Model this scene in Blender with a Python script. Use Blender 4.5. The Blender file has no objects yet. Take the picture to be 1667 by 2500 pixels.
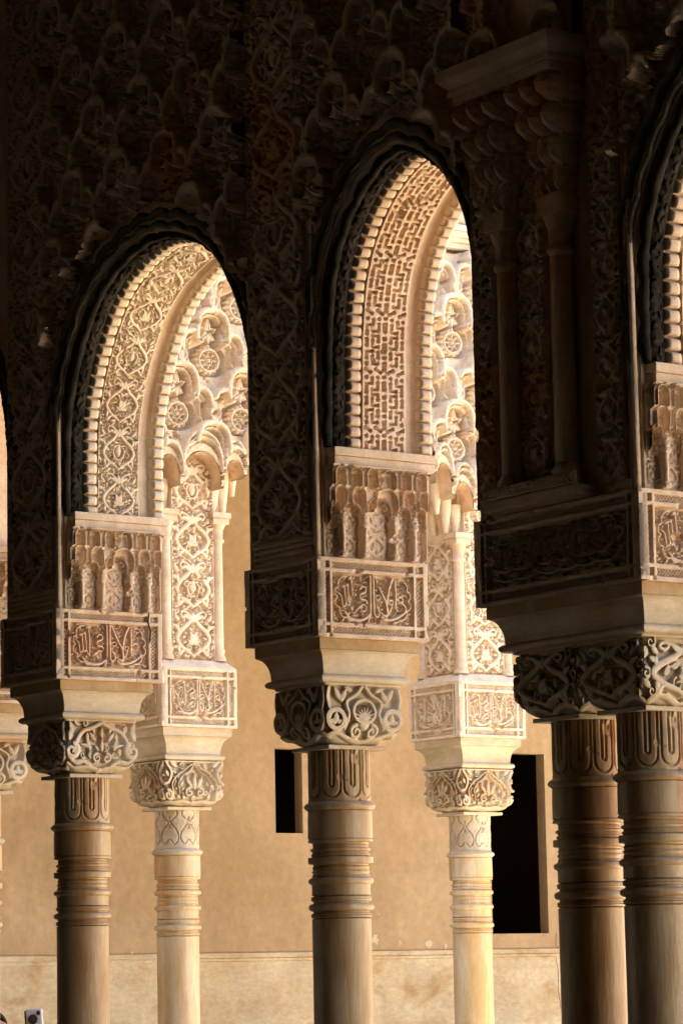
import bpy, bmesh, math, random
import numpy as np
from mathutils import Matrix, Vector

# ------------------------------------------------------------------ camera, sky, sun, exposure
S = bpy.context.scene
COL = S.collection
TH = 0.6114                       # angle of the near arcade to the view axis
BX, BY = -0.0219, 9.124           # plan position of the middle near pier
EYE = 1.6
cam_d = bpy.data.cameras.new('camera')
cam = bpy.data.objects.new('camera', cam_d)
COL.objects.link(cam)
cam_d.sensor_fit = 'HORIZONTAL'
cam_d.sensor_width = 24.0
cam_d.lens = 7464.36 / 1667 * 24.0
cam_d.clip_end = 500
cam.matrix_world = Matrix.Translation((0, 0, EYE)) @ Matrix.Rotation(math.pi/2 + 0.1491, 4, 'X') @ Matrix.Rotation(-0.0189, 4, 'Z')
S.camera = cam

U = np.array([math.sin(TH), -math.cos(TH)])   # along the near arcade, towards the camera
V = np.array([math.cos(TH), math.sin(TH)])    # through the near arcade, into the court
ROT = TH - math.pi/2
def W(u, v, z=0.0):
    return (BX + U[0]*u + V[0]*v, BY + U[1]*u + V[1]*v, z + EYE)

SUN_EL = math.radians(72)
sun_h = 0.15*U - 0.98*V           # horizontal direction towards the sun
sun_h = sun_h/np.linalg.norm(sun_h)
sun_dir = Vector((sun_h[0]*math.cos(SUN_EL), sun_h[1]*math.cos(SUN_EL), math.sin(SUN_EL)))
world = bpy.data.worlds.new('World')
S.world = world
world.use_nodes = True
wn = world.node_tree
sky = wn.nodes.new('ShaderNodeTexSky')
sky.sky_type = 'NISHITA'
sky.sun_disc = False
sky.sun_elevation = SUN_EL
sky.sun_rotation = math.atan2(sun_h[0], sun_h[1])
wn.links.new(sky.outputs[0], wn.nodes['Background'].inputs[0])
wn.nodes['Background'].inputs[1].default_value = 0.095
sun_d = bpy.data.lights.new('sun', 'SUN')
sun_d.energy = 5.0
sun_d.angle = math.radians(0.5)
sun_d.color = (1.0, 0.93, 0.82)
sun = bpy.data.objects.new('sun', sun_d)
COL.objects.link(sun)
sun.rotation_euler = sun_dir.to_track_quat('Z', 'Y').to_euler()
S.view_settings.view_transform = 'Standard'
S.view_settings.look = 'None'
S.view_settings.gamma = 1.0
S.view_settings.exposure = 2.78
S.view_settings.use_curve_mapping = False
S.cycles.use_denoising = True
S.cycles.max_bounces = 10
S.cycles.diffuse_bounces = 8
S.cycles.caustics_reflective = False
S.cycles.caustics_refractive = False

# ------------------------------------------------------------------ materials
def mat(name, c1, c2, c3=None, scale=6.0, rough=0.85, bump=0.15, bscale=60.0, stretch=(1, 1, 1), lo=0.35, hi=0.68, c3pos=(0.62, 0.75), c3scale=2.5, spec=0.3, coord='Object', grain=.16, gscale=38.0):
    m = bpy.data.materials.new(name)
    m.use_nodes = True
    n, l = m.node_tree.nodes, m.node_tree.links
    b = n['Principled BSDF']
    tc = n.new('ShaderNodeTexCoord')
    oi = n.new('ShaderNodeObjectInfo')
    mp = n.new('ShaderNodeMapping')
    mp.inputs['Scale'].default_value = stretch
    l.new(tc.outputs[coord], mp.inputs['Vector'])
    ad = n.new('ShaderNodeVectorMath'); ad.operation = 'ADD'
    l.new(mp.outputs[0], ad.inputs[0])
    sc = n.new('ShaderNodeVectorMath'); sc.operation = 'SCALE'
    l.new(oi.outputs['Location'], sc.inputs[0]); sc.inputs['Scale'].default_value = 0.73
    l.new(sc.outputs[0], ad.inputs[1])
    no = n.new('ShaderNodeTexNoise'); no.inputs['Scale'].default_value = scale; no.inputs['Detail'].default_value = 6
    no.inputs['Roughness'].default_value = 0.62
    l.new(ad.outputs[0], no.inputs['Vector'])
    r = n.new('ShaderNodeValToRGB')
    r.color_ramp.elements[0].position = lo; r.color_ramp.elements[0].color = (*c1, 1)
    r.color_ramp.elements[1].position = hi; r.color_ramp.elements[1].color = (*c2, 1)
    l.new(no.outputs['Fac'], r.inputs[0])
    last = r.outputs[0]
    if c3:
        n2 = n.new('ShaderNodeTexNoise'); n2.inputs['Scale'].default_value = c3scale; n2.inputs['Detail'].default_value = 5
        n2.inputs['Distortion'].default_value = 0.6
        l.new(ad.outputs[0], n2.inputs['Vector'])
        mr = n.new('ShaderNodeMapRange'); mr.inputs[1].default_value = c3pos[0]; mr.inputs[2].default_value = c3pos[1]
        l.new(n2.outputs['Fac'], mr.inputs[0])
        mx = n.new('ShaderNodeMix'); mx.data_type = 'RGBA'
        l.new(mr.outputs[0], mx.inputs[0]); l.new(last, mx.inputs[6]); mx.inputs[7].default_value = (*c3, 1)
        last = mx.outputs[2]
    # fine grain and broad weathering over the base colour
    for gs, lo_, hi_, st_ in ((gscale, 1-grain, 1+grain*.8, (1, 1, 1)), (gscale*.16, 1-grain*.9, 1+grain*.6, (1, 1, .35))):
        mg = n.new('ShaderNodeMapping'); mg.inputs['Scale'].default_value = st_
        l.new(ad.outputs[0], mg.inputs['Vector'])
        ng = n.new('ShaderNodeTexNoise'); ng.inputs['Scale'].default_value = gs; ng.inputs['Detail'].default_value = 8; ng.inputs['Roughness'].default_value = .75
        l.new(mg.outputs[0], ng.inputs['Vector'])
        rg = n.new('ShaderNodeMapRange'); rg.inputs[1].default_value = .3; rg.inputs[2].default_value = .7; rg.inputs[3].default_value = lo_; rg.inputs[4].default_value = hi_
        l.new(ng.outputs['Fac'], rg.inputs[0])
        vm = n.new('ShaderNodeVectorMath'); vm.operation = 'SCALE'
        l.new(last, vm.inputs[0]); l.new(rg.outputs[0], vm.inputs['Scale']); last = vm.outputs[0]
    l.new(last, b.inputs['Base Color'])
    b.inputs['Roughness'].default_value = rough
    b.inputs['Specular IOR Level'].default_value = spec
    if bump:
        n3 = n.new('ShaderNodeTexNoise'); n3.inputs['Scale'].default_value = bscale; n3.inputs['Detail'].default_value = 4
        l.new(ad.outputs[0], n3.inputs['Vector'])
        bp = n.new('ShaderNodeBump'); bp.inputs['Strength'].default_value = bump; bp.inputs['Distance'].default_value = 0.01
        l.new(n3.outputs['Fac'], bp.inputs['Height']); l.new(bp.outputs[0], b.inputs['Normal'])
    return m

M = {}
M['stucco'] = mat('carved_stucco', (.63, .465, .31), (.77, .615, .45), (.67, .46, .30), scale=9, rough=.9, bump=.25, bscale=90, c3pos=(.58, .75))
M['pale_stucco'] = mat('pale_carved_stucco', (.69, .55, .385), (.80, .685, .52), (.71, .52, .345), scale=9, rough=.9, bump=.25, bscale=90)
M['old_stucco'] = mat('stucco_with_traces_of_paint', (.52, .41, .29), (.66, .54, .40), (.60, .33, .15), scale=7, rough=.9, bump=.3, bscale=80, c3scale=1.8, c3pos=(.58, .68))
M['sooty'] = mat('sooty_carved_stucco', (.018, .016, .013), (.045, .039, .030), scale=12, rough=1, bump=.3, spec=.0)  # blackish base colour of the archivolt, also on the inner hood
M['dimmed_hood'] = mat('dimmed_hood_stucco', (.085, .072, .055), (.17, .145, .11), (.24, .20, .15), scale=14, rough=.95, bump=.4, bscale=70, spec=.1, c3pos=(.6, .7))  # weak light on the outer hoods put into a darker stucco colour
M['marble'] = mat('cream_marble', (.47, .37, .23), (.62, .53, .38), (.48, .29, .12), scale=5, rough=.55, bump=.12, bscale=50, stretch=(1, 1, 2.2), c3pos=(.56, .72), spec=.4)
M['ochre_band'] = mat('ochre_stained_marble', (.36, .22, .09), (.50, .35, .18), (.58, .47, .31), scale=7, rough=.6, bump=.08, c3pos=(.60, .72))
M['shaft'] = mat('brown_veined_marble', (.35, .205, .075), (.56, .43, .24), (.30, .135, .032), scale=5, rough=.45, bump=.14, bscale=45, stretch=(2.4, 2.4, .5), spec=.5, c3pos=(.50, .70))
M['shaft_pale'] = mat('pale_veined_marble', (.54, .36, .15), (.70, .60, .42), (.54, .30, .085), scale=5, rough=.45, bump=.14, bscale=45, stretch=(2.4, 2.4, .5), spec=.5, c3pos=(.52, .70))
M['plaster'] = mat('ochre_plaster', (.38, .265, .145), (.51, .375, .225), (.40, .275, .145), scale=1.6, rough=.93, bump=.35, bscale=9, c3scale=.8, c3pos=(.42, .72), grain=.15, gscale=22)
M['dado'] = mat('limewashed_dado', (.54, .42, .25), (.66, .57, .40), (.46, .31, .15), scale=2.6, rough=.93, bump=.2, bscale=30, stretch=(1, 1, 1.8), c3scale=3.2, c3pos=(.55, .72), grain=.2, gscale=26)
M['ground'] = mat('pale_gravel', (.52, .42, .29), (.66, .55, .41), scale=14, rough=.95, bump=.3)
M['paving'] = mat('worn_paving', (.13, .10, .065), (.20, .155, .105), scale=4, rough=.7, bump=.1)
M['wood'] = mat('dark_timber', (.05, .03, .018), (.10, .06, .035), scale=5, rough=.7, stretch=(1, 12, 1))
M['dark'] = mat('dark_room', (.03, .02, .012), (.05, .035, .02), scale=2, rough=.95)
M['hallwall'] = mat('grey_hall_plaster', (.14, .12, .085), (.20, .172, .125), scale=2, rough=.95)
M['tile'] = mat('clay_tile', (.32, .16, .09), (.42, .24, .14), scale=8, rough=.9)

# ------------------------------------------------------------------ object helpers
def link(name, me, m=None, parent=None, loc=(0, 0, 0), rz=0.0, scale=None):
    o = bpy.data.objects.new(name, me)
    COL.objects.link(o)
    if parent is not None:
        o.parent = parent
    o.location = loc
    o.rotation_euler = (0, 0, rz)
    if scale: o.scale = scale
    if m is not None and me is not None and not me.materials:
        me.materials.append(M[m])
    return o
def tag(o, label, cat, group=None):
    o['label'] = label; o['category'] = cat
    if group: o['group'] = group
    return o
def thing(name, label, cat, u, v, z=-EYE, group=None, rz=None):
    o = bpy.data.objects.new(name, None)
    COL.objects.link(o)
    o.empty_display_size = .1
    o.location = W(u, v, z)
    o.rotation_euler = (0, 0, ROT if rz is None else rz)
    return tag(o, label, cat, group)
def mesh(name, verts, faces, smooth=False, angle=None):
    me = bpy.data.meshes.new(name)
    me.from_pydata([tuple(map(float, v)) for v in verts], [], faces)
    me.validate()
    if smooth:
        me.polygons.foreach_set('use_smooth', [True]*len(me.polygons))
    me.update()
    return me
def npmesh(name, P, quads, smooth=True):
    """fast mesh from arrays"""
    me = bpy.data.meshes.new(name)
    nv, nf = len(P), len(quads)
    me.vertices.add(nv); me.vertices.foreach_set('co', np.ascontiguousarray(P, dtype=np.float32).ravel())
    me.loops.add(nf*4); me.loops.foreach_set('vertex_index', np.ascontiguousarray(quads, dtype=np.int32).ravel())
    me.polygons.add(nf)
    me.polygons.foreach_set('loop_start', np.arange(0, nf*4, 4, dtype=np.int32))
    me.polygons.foreach_set('loop_total', np.full(nf, 4, dtype=np.int32))
    me.update(calc_edges=True)
    if smooth: me.polygons.foreach_set('use_smooth', np.ones(nf, dtype=bool))
    me.validate()
    return me
def box(bm, x0, x1, y0, y1, z0, z1, bev=0.0):
    vs = [bm.verts.new(p) for p in ((x0,y0,z0),(x1,y0,z0),(x1,y1,z0),(x0,y1,z0),(x0,y0,z1),(x1,y0,z1),(x1,y1,z1),(x0,y1,z1))]
    fs = [bm.faces.new([vs[i] for i in f]) for f in ((0,3,2,1),(4,5,6,7),(0,1,5,4),(1,2,6,5),(2,3,7,6),(3,0,4,7))]
    if bev > 0:
        es = list({e for f in fs for e in f.edges})
        bmesh.ops.bevel(bm, geom=es, offset=bev, segments=2, affect='EDGES', profile=.6)
def bmesh_to(name, bm):
    me = bpy.data.meshes.new(name); bm.to_mesh(me); bm.free(); return me
def boxmesh(name, x0, x1, y0, y1, z0, z1, bev=0.0):
    bm = bmesh.new(); box(bm, x0, x1, y0, y1, z0, z1, bev); return bmesh_to(name, bm)
def lathe(name, prof, n=40, smooth=True, crisp=False):
    """prof: list of (r, z), top or bottom first"""
    P = []; Q = []
    if crisp: prof = [q for i in range(len(prof)-1) for q in (prof[i], prof[i+1])]
    for r, z in prof:
        for k in range(n):
            a = 2*math.pi*k/n
            P.append((r*math.cos(a), r*math.sin(a), z))
    up = prof[-1][1] > prof[0][1]
    for i in range(0, len(prof)-1, 2 if crisp else 1):
        for k in range(n):
            a, b, c, d = i*n+k, i*n+(k+1) % n, (i+1)*n+(k+1) % n, (i+1)*n+k
            Q.append((a, b, c, d) if up else (d, c, b, a))
    return npmesh(name, np.array(P), np.array(Q), smooth)
def rectloft(name, prof, smooth=False):
    """prof: list of (half u, half v, z) from top to bottom, capped"""
    P = []; F = []
    for a, b, z in prof:
        P += [(-a, -b, z), (a, -b, z), (a, b, z), (-a, b, z)]
    n = len(prof)
    for i in range(n-1):
        for k in range(4):
            F.append((i*4+(k+1) % 4, i*4+k, (i+1)*4+k, (i+1)*4+(k+1) % 4))
    F.append((0, 1, 2, 3)); F.append(tuple(reversed(range((n-1)*4, n*4))))
    return mesh(name, P, F)
def tube(name, pts, radii, n=8, closed=False):
    pts = [Vector(p) for p in pts]
    if not hasattr(radii, '__len__'): radii = [radii]*len(pts)
    P = []; F = []
    prevn = None
    for i, p in enumerate(pts):
        t = (pts[min(i+1, len(pts)-1)] - pts[max(i-1, 0)]).normalized()
        nrm = t.orthogonal().normalized() if prevn is None else (prevn - t*prevn.dot(t)).normalized()
        prevn = nrm
        bn = t.cross(nrm)
        for k in range(n):
            a = 2*math.pi*k/n
            P.append(p + (nrm*math.cos(a) + bn*math.sin(a))*radii[i])
    for i in range(len(pts)-1):
        for k in range(n):
            F.append((i*n+k, i*n+(k+1) % n, (i+1)*n+(k+1) % n, (i+1)*n+k))
    F.append(tuple(reversed(range(n)))); F.append(tuple(range((len(pts)-1)*n, len(pts)*n)))
    return mesh(name, P, F, True)

# ------------------------------------------------------------------ relief drawing (height fields of carved stucco)
def sstep(x):
    x = np.clip(x, 0, 1); return x*x*(3-2*x)
class Relief:
    """x in [-w/2, w/2], y in [0, h]; H holds the carved height 0..1"""
    def __init__(s, w, h, res):
        s.w, s.h = w, h
        s.nx, s.ny = max(3, int(round(w/res))+1), max(3, int(round(h/res))+1)
        s.x = np.linspace(-w/2, w/2, s.nx); s.y = np.linspace(0, h, s.ny)
        s.dx, s.dy = w/(s.nx-1), h/(s.ny-1)
        s.H = np.zeros((s.ny, s.nx)); s.e = 0.9*max(s.dx, s.dy)
    def seg(s, a, b, r0, r1, val=1.0, mode='flat', base=0.0, carve=False):
        rm = max(r0, r1)+s.e
        i0 = max(0, int((min(a[0], b[0])-rm+s.w/2)/s.dx)); i1 = min(s.nx, int((max(a[0], b[0])+rm+s.w/2)/s.dx)+2)
        j0 = max(0, int((min(a[1], b[1])-rm)/s.dy)); j1 = min(s.ny, int((max(a[1], b[1])+rm)/s.dy)+2)
        if i1 <= i0 or j1 <= j0: return
        X = s.x[i0:i1][None, :]; Y = s.y[j0:j1][:, None]
        dx, dy = b[0]-a[0], b[1]-a[1]; L2 = dx*dx+dy*dy+1e-12
        t = np.clip(((X-a[0])*dx+(Y-a[1])*dy)/L2, 0, 1)
        d = np.hypot(X-a[0]-t*dx, Y-a[1]-t*dy); r = r0+(r1-r0)*t
        if mode == 'flat': k = sstep((r-d)/s.e*.5+.5)
        else: k = np.sqrt(np.clip(1-(d/np.maximum(r, 1e-6))**2, 0, 1))
        if mode == 'soft': k = np.minimum(1, .70*sstep((r-d)/s.e*.5+.5)+.30*k)
        Hs = s.H[j0:j1, i0:i1]
        if carve: np.minimum(Hs, 1-k*(1-val) if mode == 'flat' else Hs-k*val, out=Hs)
        else: np.maximum(Hs, base*(k > 0)+k*val, out=Hs)
    def line(s, pts, r, val=1.0, mode='flat', base=0.0, carve=False):
        n = len(pts)
        if callable(r): R = [r(i/(n-1)) for i in range(n)]
        elif hasattr(r, '__len__'): R = r
        else: R = [r]*n
        for i in range(n-1): s.seg(pts[i], pts[i+1], R[i], R[i+1], val, mode, base, carve)
    def mline(s, pts, r, val=1.0, mode='flat', base=0.0, carve=False, cx=0.0):
        s.line(pts, r, val, mode, base, carve)
        s.line([(2*cx-p[0], p[1]) for p in pts], r, val, mode, base, carve)
    def leaf(s, x, y, ang, L, wd, val=1.0, bend=0.0, mode='soft', mirror=False):
        pts = []
        for i in range(7):
            t = i/6; a = ang+bend*(t-.2)
            pts.append((x+L*t*math.cos(a), y+L*t*math.sin(a)))
        f = lambda t: wd*max(.12, math.sin(math.pi*min(1, t**.75*.97)))
        (s.mline if mirror else s.line)(pts, f, val, mode)
    def ring(s, x, y, R, r, val=1.0, mode='flat', n=18, a0=0, a1=2*math.pi, ry=None):
        ry = ry or R
        s.line([(x+R*math.cos(a0+(a1-a0)*i/n), y+ry*math.sin(a0+(a1-a0)*i/n)) for i in range(n+1)], r, val, mode)
    def dot(s, x, y, r, val=1.0, mode='soft'):
        s.seg((x, y), (x+1e-5, y), r, r, val, mode)
    def rect(s, x0, x1, y0, y1, val, add=False):
        kx = sstep((np.minimum(s.x-x0, x1-s.x))/s.e*.5+.5)[None, :]; ky = sstep((np.minimum(s.y-y0, y1-s.y))/s.e*.5+.5)[:, None]
        k = kx*ky
        if add: s.H = s.H*(1-k)+val*k
        else: s.H = np.maximum(s.H, k*val)
    def spiral(s, x, y, R, a0, turns, r, val=1.0, sgn=1, mode='soft', mirror=False):
        n = int(14*turns)+4
        pts = [(x+R*(1-.8*i/n)*math.cos(a0+sgn*2*math.pi*turns*i/n), y+R*(1-.8*i/n)*math.sin(a0+sgn*2*math.pi*turns*i/n)) for i in range(n+1)]
        (s.mline if mirror else s.line)(pts, lambda t: r*(1-.35*t), val, mode)
        return pts
    def fill(s, rnd, x0, x1, y0, y1, size, n, thick=.16, val=.8, mirror=False):
        """fill what is still empty with small leaves and hooks"""
        for _ in range(n):
            x = rnd.uniform(x0, x1); y = rnd.uniform(y0, y1)
            i = int((x+s.w/2)/s.dx); j = int(y/s.dy); q = max(1, int(size*.30/s.dx))
            if i < 0 or j < 0 or i >= s.nx or j >= s.ny: continue
            if s.H[max(0, j-q):j+q+1, max(0, i-q):i+q+1].max() > .25: continue
            a = rnd.uniform(0, 2*math.pi); k = rnd.random()
            L = size*rnd.uniform(.7, 1.15)
            if k < .55: s.leaf(x-.4*L*math.cos(a), y-.4*L*math.sin(a), a, L, L*thick*1.15, val, rnd.uniform(-.9, .9), mode='flat', mirror=mirror)
            elif k < .85: s.spiral(x, y, L*.42, a, 1.05, L*thick*.75, val, rnd.choice((-1, 1)), mirror=mirror)
            else: s.dot(x, y, L*.24, val)
    def cover(s, mask):
        s.H[mask] = 0
    def mesh(s, name, depth, mask=None, skirt=.006, warp=None, smooth=False):
        nx, ny = s.nx, s.ny
        X, Y = np.meshgrid(s.x, s.y)
        rr = np.random.RandomState((nx*7+ny+int(s.H.sum()*10)) % 100000)
        def field(cell):
            g = rr.rand(int(s.h/cell)+3, int(s.w/cell)+3)
            yi = np.linspace(0, g.shape[0]-1.001, ny); xi = np.linspace(0, g.shape[1]-1.001, nx)
            y0 = yi.astype(int); x0 = xi.astype(int); fy = sstep(yi-y0)[:, None]; fx = sstep(xi-x0)[None, :]
            return (g[y0][:, x0]*(1-fy)*(1-fx)+g[y0+1][:, x0]*fy*(1-fx)+g[y0][:, x0+1]*(1-fy)*fx+g[y0+1][:, x0+1]*fy*fx)
        wear = field(.055)*.65+field(.016)*.35
        Hh = s.H*(1-.75*sstep((wear-.75)/.12)*(s.H > .3))
        Hh = Hh*depth + (rr.rand(ny, nx)-.5)*depth*.035 + (field(.03)-.5)*.0022
        P = np.stack([X, -Hh, Y], -1).reshape(-1, 3)
        idx = np.arange(nx*ny).reshape(ny, nx)
        Q = np.stack([idx[:-1, :-1], idx[:-1, 1:], idx[1:, 1:], idx[1:, :-1]], -1)
        if mask is not None:
            keep = mask[:-1, :-1] & mask[:-1, 1:] & mask[1:, 1:] & mask[1:, :-1]
            Q = Q[keep]
        Q = Q.reshape(-1, 4)
        if mask is None:
            # skirt closes the plate to the wall behind
            b = np.concatenate([idx[0, :], idx[1:, -1], idx[-1, -2::-1], idx[-2:0:-1, 0]])
            n0 = len(P)
            SK = P[b].copy(); SK[:, 1] = skirt
            P = np.concatenate([P, SK])
            k = np.arange(len(b)); k2 = (k+1) % len(b)
            Q = np.concatenate([Q, np.stack([n0+k, n0+k2, b[k2], b[k]], -1)])
        if warp is not None: P = warp(P)
        return npmesh(name, P, Q, smooth)

def crv(pts, n=8):
    out = []
    P = [pts[0]]+list(pts)+[pts[-1]]
    for i in range(1, len(P)-2):
        p0, p1, p2, p3 = P[i-1:i+3]
        for k in range(n):
            t = k/n
            out.append(tuple(.5*((2*p1[d])+(-p0[d]+p2[d])*t+(2*p0[d]-5*p1[d]+4*p2[d]-p3[d])*t*t+(-p0[d]+3*p1[d]-3*p2[d]+p3[d])*t**3) for d in range(2)))
    out.append(tuple(pts[-1])); return out

# ---- inscription block: the carved motto in a lobed cartouche inside guilloche borders (traced in a 805 x 600 drawing)
def motto(R, x0, x1, y0, y1, kind='short', seed=1):
    """draws the cartouche into the rectangle"""
    w, h = x1-x0, y1-y0
    rnd = random.Random(seed)
    def T(px, py):   # traced drawing: x 770..1388, y measured down from the sloping top edge
        s = (px-770)/618.0; top = 160+45*s; bot = 545+27*s
        return (x0+w*s, y1-h*(py-top)/(bot-top))
    k = h/385.0
    def st(pts, r=9, val=1.0, n=6): R.line(crv([T(*p) for p in pts], n), r*k*1.30, val, 'soft')
    if kind == 'short':
        st([(806, 320), (828, 345), (834, 400), (842, 432), (858, 420), (862, 385), (852, 262)], 8.5)
        st([(862, 400), (876, 425), (888, 400), (886, 330), (878, 250)], 8.5)
        st([(888, 400), (900, 440), (912, 455), (916, 400), (914, 300), (905, 195)], 9)
        st([(905, 195), (893, 205)], 11)
        st([(880, 250), (868, 258)], 10); st([(852, 262), (840, 270)], 10)
        st([(1057, 185), (1058, 300), (1058, 420), (1054, 500), (1038, 548)], 10)
        st([(1083, 185), (1084, 300), (1084, 420), (1088, 490), (1108, 512), (1124, 490), (1120, 450), (1104, 428)], 10)
        st([(1098, 192), (1120, 255), (1150, 330), (1178, 392), (1192, 450), (1186, 492), (1164, 505), (1142, 480)], 10)
        st([(1238, 208), (1212, 270), (1194, 350), (1186, 430), (1190, 480)], 11)
        st([(1255, 222), (1258, 300), (1258, 440), (1270, 462)], 9.5)
        st([(975, 295), (995, 268), (1020, 285), (1016, 315), (990, 325), (972, 345), (985, 372), (1018, 380), (1030, 400)], 9)
        st([(940, 470), (965, 440), (995, 415), (1022, 430), (1018, 462), (990, 468), (978, 448), (992, 436)], 8)
        st([(1225, 420), (1205, 405), (1212, 380), (1232, 384), (1228, 420), (1212, 462), (1180, 520)], 8)
        st([(1270, 372), (1292, 352), (1312, 372), (1304, 396), (1280, 392), (1276, 374)], 8)
        st([(1296, 396), (1330, 425), (1332, 470), (1290, 505), (1230, 532), (1170, 532), (1140, 512)], 10)
        st([(858, 478), (890, 518), (950, 540), (1010, 530), (1046, 498)], 11)
        st([(1100, 345), (1125, 340), (1135, 362), (1116, 378), (1100, 362)], 7.5)
        for cx_, cy_, r_ in ((970, 205, 20), (1012, 225, 15), (940, 240, 15), (1030, 340, 16), (960, 260, 14), (1150, 230, 20), (1185, 230, 15), (1135, 300, 13), (1225, 330, 16), (1290, 300, 20), (1320, 330, 14), (1290, 250, 14), (950, 395, 15), (1000, 500, 13), (960, 500, 12), (1225, 480, 13), (1325, 380, 13)):
            x_, y_ = T(cx_, cy_); R.spiral(x_, y_, r_*k, rnd.uniform(0, 6.3), 1.1, 7.0*k, .80, rnd.choice((-1, 1)))
    else:            # the long version on the double pier: a comb of tall letters over sweeping tails
        for s in (.05, .085, .12, .155, .24, .33, .36, .42, .52, .55, .60, .625, .69, .72, .82, .90):
            px = 770+618*s; tall = rnd.uniform(0, 45); b_ = rnd.uniform(395, 450)
            if s < .16: tall += 70
            st([(px-5, 190+tall), (px+2, 300), (px, b_)], 5.2)
        st([(1255, 200), (1280, 290), (1300, 390), (1290, 440)], 5.5); st([(1340, 205), (1312, 300), (1298, 420)], 5.5)
        for a_ in (795, 870, 985, 1060, 1150, 1235):
            st([(a_, 405), (a_+20, 440), (a_+60, 450), (a_+85, 410)], 6)
            st([(a_-10, 470), (a_+35, 515), (a_+95, 520), (a_+135, 470)], 6.5)
        for _ in range(46):
            x_, y_ = T(rnd.uniform(790, 1375), rnd.uniform(220, 520)); R.spiral(x_, y_, rnd.uniform(9, 17)*k, rnd.uniform(0, 6.3), 1.1, 5*k, .8, rnd.choice((-1, 1)))
    # lobed cartouche border
    n = 9 if kind == 'short' else 8
    L = [(x0+w*.17, y1-h*.05), (x0+w*.075, y1-h*.14), (x0+w*.065, y1-h*.28), (x0+w*.02, y1-h*.38), (x0+w*.05, y1-h*.5), (x0+w*.02, y1-h*.62), (x0+w*.075, y1-h*.72), (x0+w*.08, y1-h*.84), (x0+w*.16, y1-h*.92), (x0+w*.24, y1-h*.97)]
    pts = []
    for i in range(len(L)-1):
        a, b = L[i], L[i+1]
        mx, my = (a[0]+b[0])/2, (a[1]+b[1])/2
        out = .16 if i % 2 == 0 else .16
        dx, dy = b[0]-a[0], b[1]-a[1]
        pts += [a, (mx-dy*out*(-1), my+dx*out*(-1))]
    pts.append(L[-1])
    c = crv(pts, 4)
    R.line(c, 10*k, .95, 'soft')
    cx = (x0+x1)/2
    R.line([(2*cx-p[0], p[1]) for p in c], 10*k, .95, 'soft')
    # sprigs in the corners and between the letters
    R.fill(rnd, x0+.004, x1-.004, y0+.004, y1-.004, 36*k, 1600, .24, .74)

def guilloche(R, x0, x1, y0, y1, r=.0021, n=None):
    horiz = (x1-x0) > (y1-y0)
    L = (x1-x0) if horiz else (y1-y0); wd = (y1-y0) if horiz else (x1-x0)
    step = wd*.62
    n = int(L/step)
    for i in range(-2, n+3):
        for sg in (1, -1):
            a = i*step; b = a+wd
            if horiz:
                p, q = (x0+a, y0 if sg > 0 else y1), (x0+b, y1 if sg > 0 else y0)
                if p[0] < x0 or q[0] > x1: continue
            else:
                p, q = (x0 if sg > 0 else x1, y0+a), (x1 if sg > 0 else x0, y0+b)
                if p[1] < y0 or q[1] > y1: continue
            R.seg(p, q, r, r, .62, 'flat')

def block_face(name, w, h, kind='short', res=.0018, seed=1):
    R = Relief(w, h, res)
    k = h/.2348
    # layout measured on the lit face: margin, guilloche, bar, panel
    mx = [.042, .098]; bar = .013*k
    fx0 = w*.043 if kind == 'short' else w*.025
    m0, m1 = -w/2+.020*k, -w/2+.041*k          # left guilloche
    i0 = m1+bar*1.3                              # inner panel
    t0, t1 = h-.030*k, h-.014*k
    b0, b1 = .014*k, .031*k
    pt, pb = t0-bar*1.3, b1+bar*1.3
    R.rect(-w/2-1, w/2+1, h-.012*k, h+1, 1.0); R.rect(-w/2-1, w/2+1, -1, .012*k, 1.0)
    R.rect(-w/2-1, m0-.002, -1, h+1, 1.0); R.rect(-m0+.002, w/2+1, -1, h+1, 1.0)
    for y_ in ((t0-bar, t0-.001), (b1+.001, b1+bar)): R.rect(-w/2-1, w/2+1, y_[0], y_[1], 1.0)
    for x_ in ((m1+.001, m1+bar), (-m1-bar, -m1-.001)): R.rect(x_[0], x_[1], -1, h+1, 1.0)
    g = .0022*k
    guilloche(R, m1+bar, -m1-bar, t0, t1, g); guilloche(R, m1+bar, -m1-bar, b0, b1, g)
    guilloche(R, m0, m1, b1+bar, t0-bar, g); guilloche(R, -m1, -m0, b1+bar, t0-bar, g)
    for sx in (-1, 1):
        xm = sx*(abs(m0)+abs(m1))/2
        for y_ in ((t0+t1)/2, (b0+b1)/2):
            R.dot(xm, y_, .006*k, .7); R.ring(xm, y_, .008*k, .0016*k, .7)
    motto(R, i0, -i0, pb, pt, kind, seed)
    return R.mesh(name, .023*k)

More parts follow.
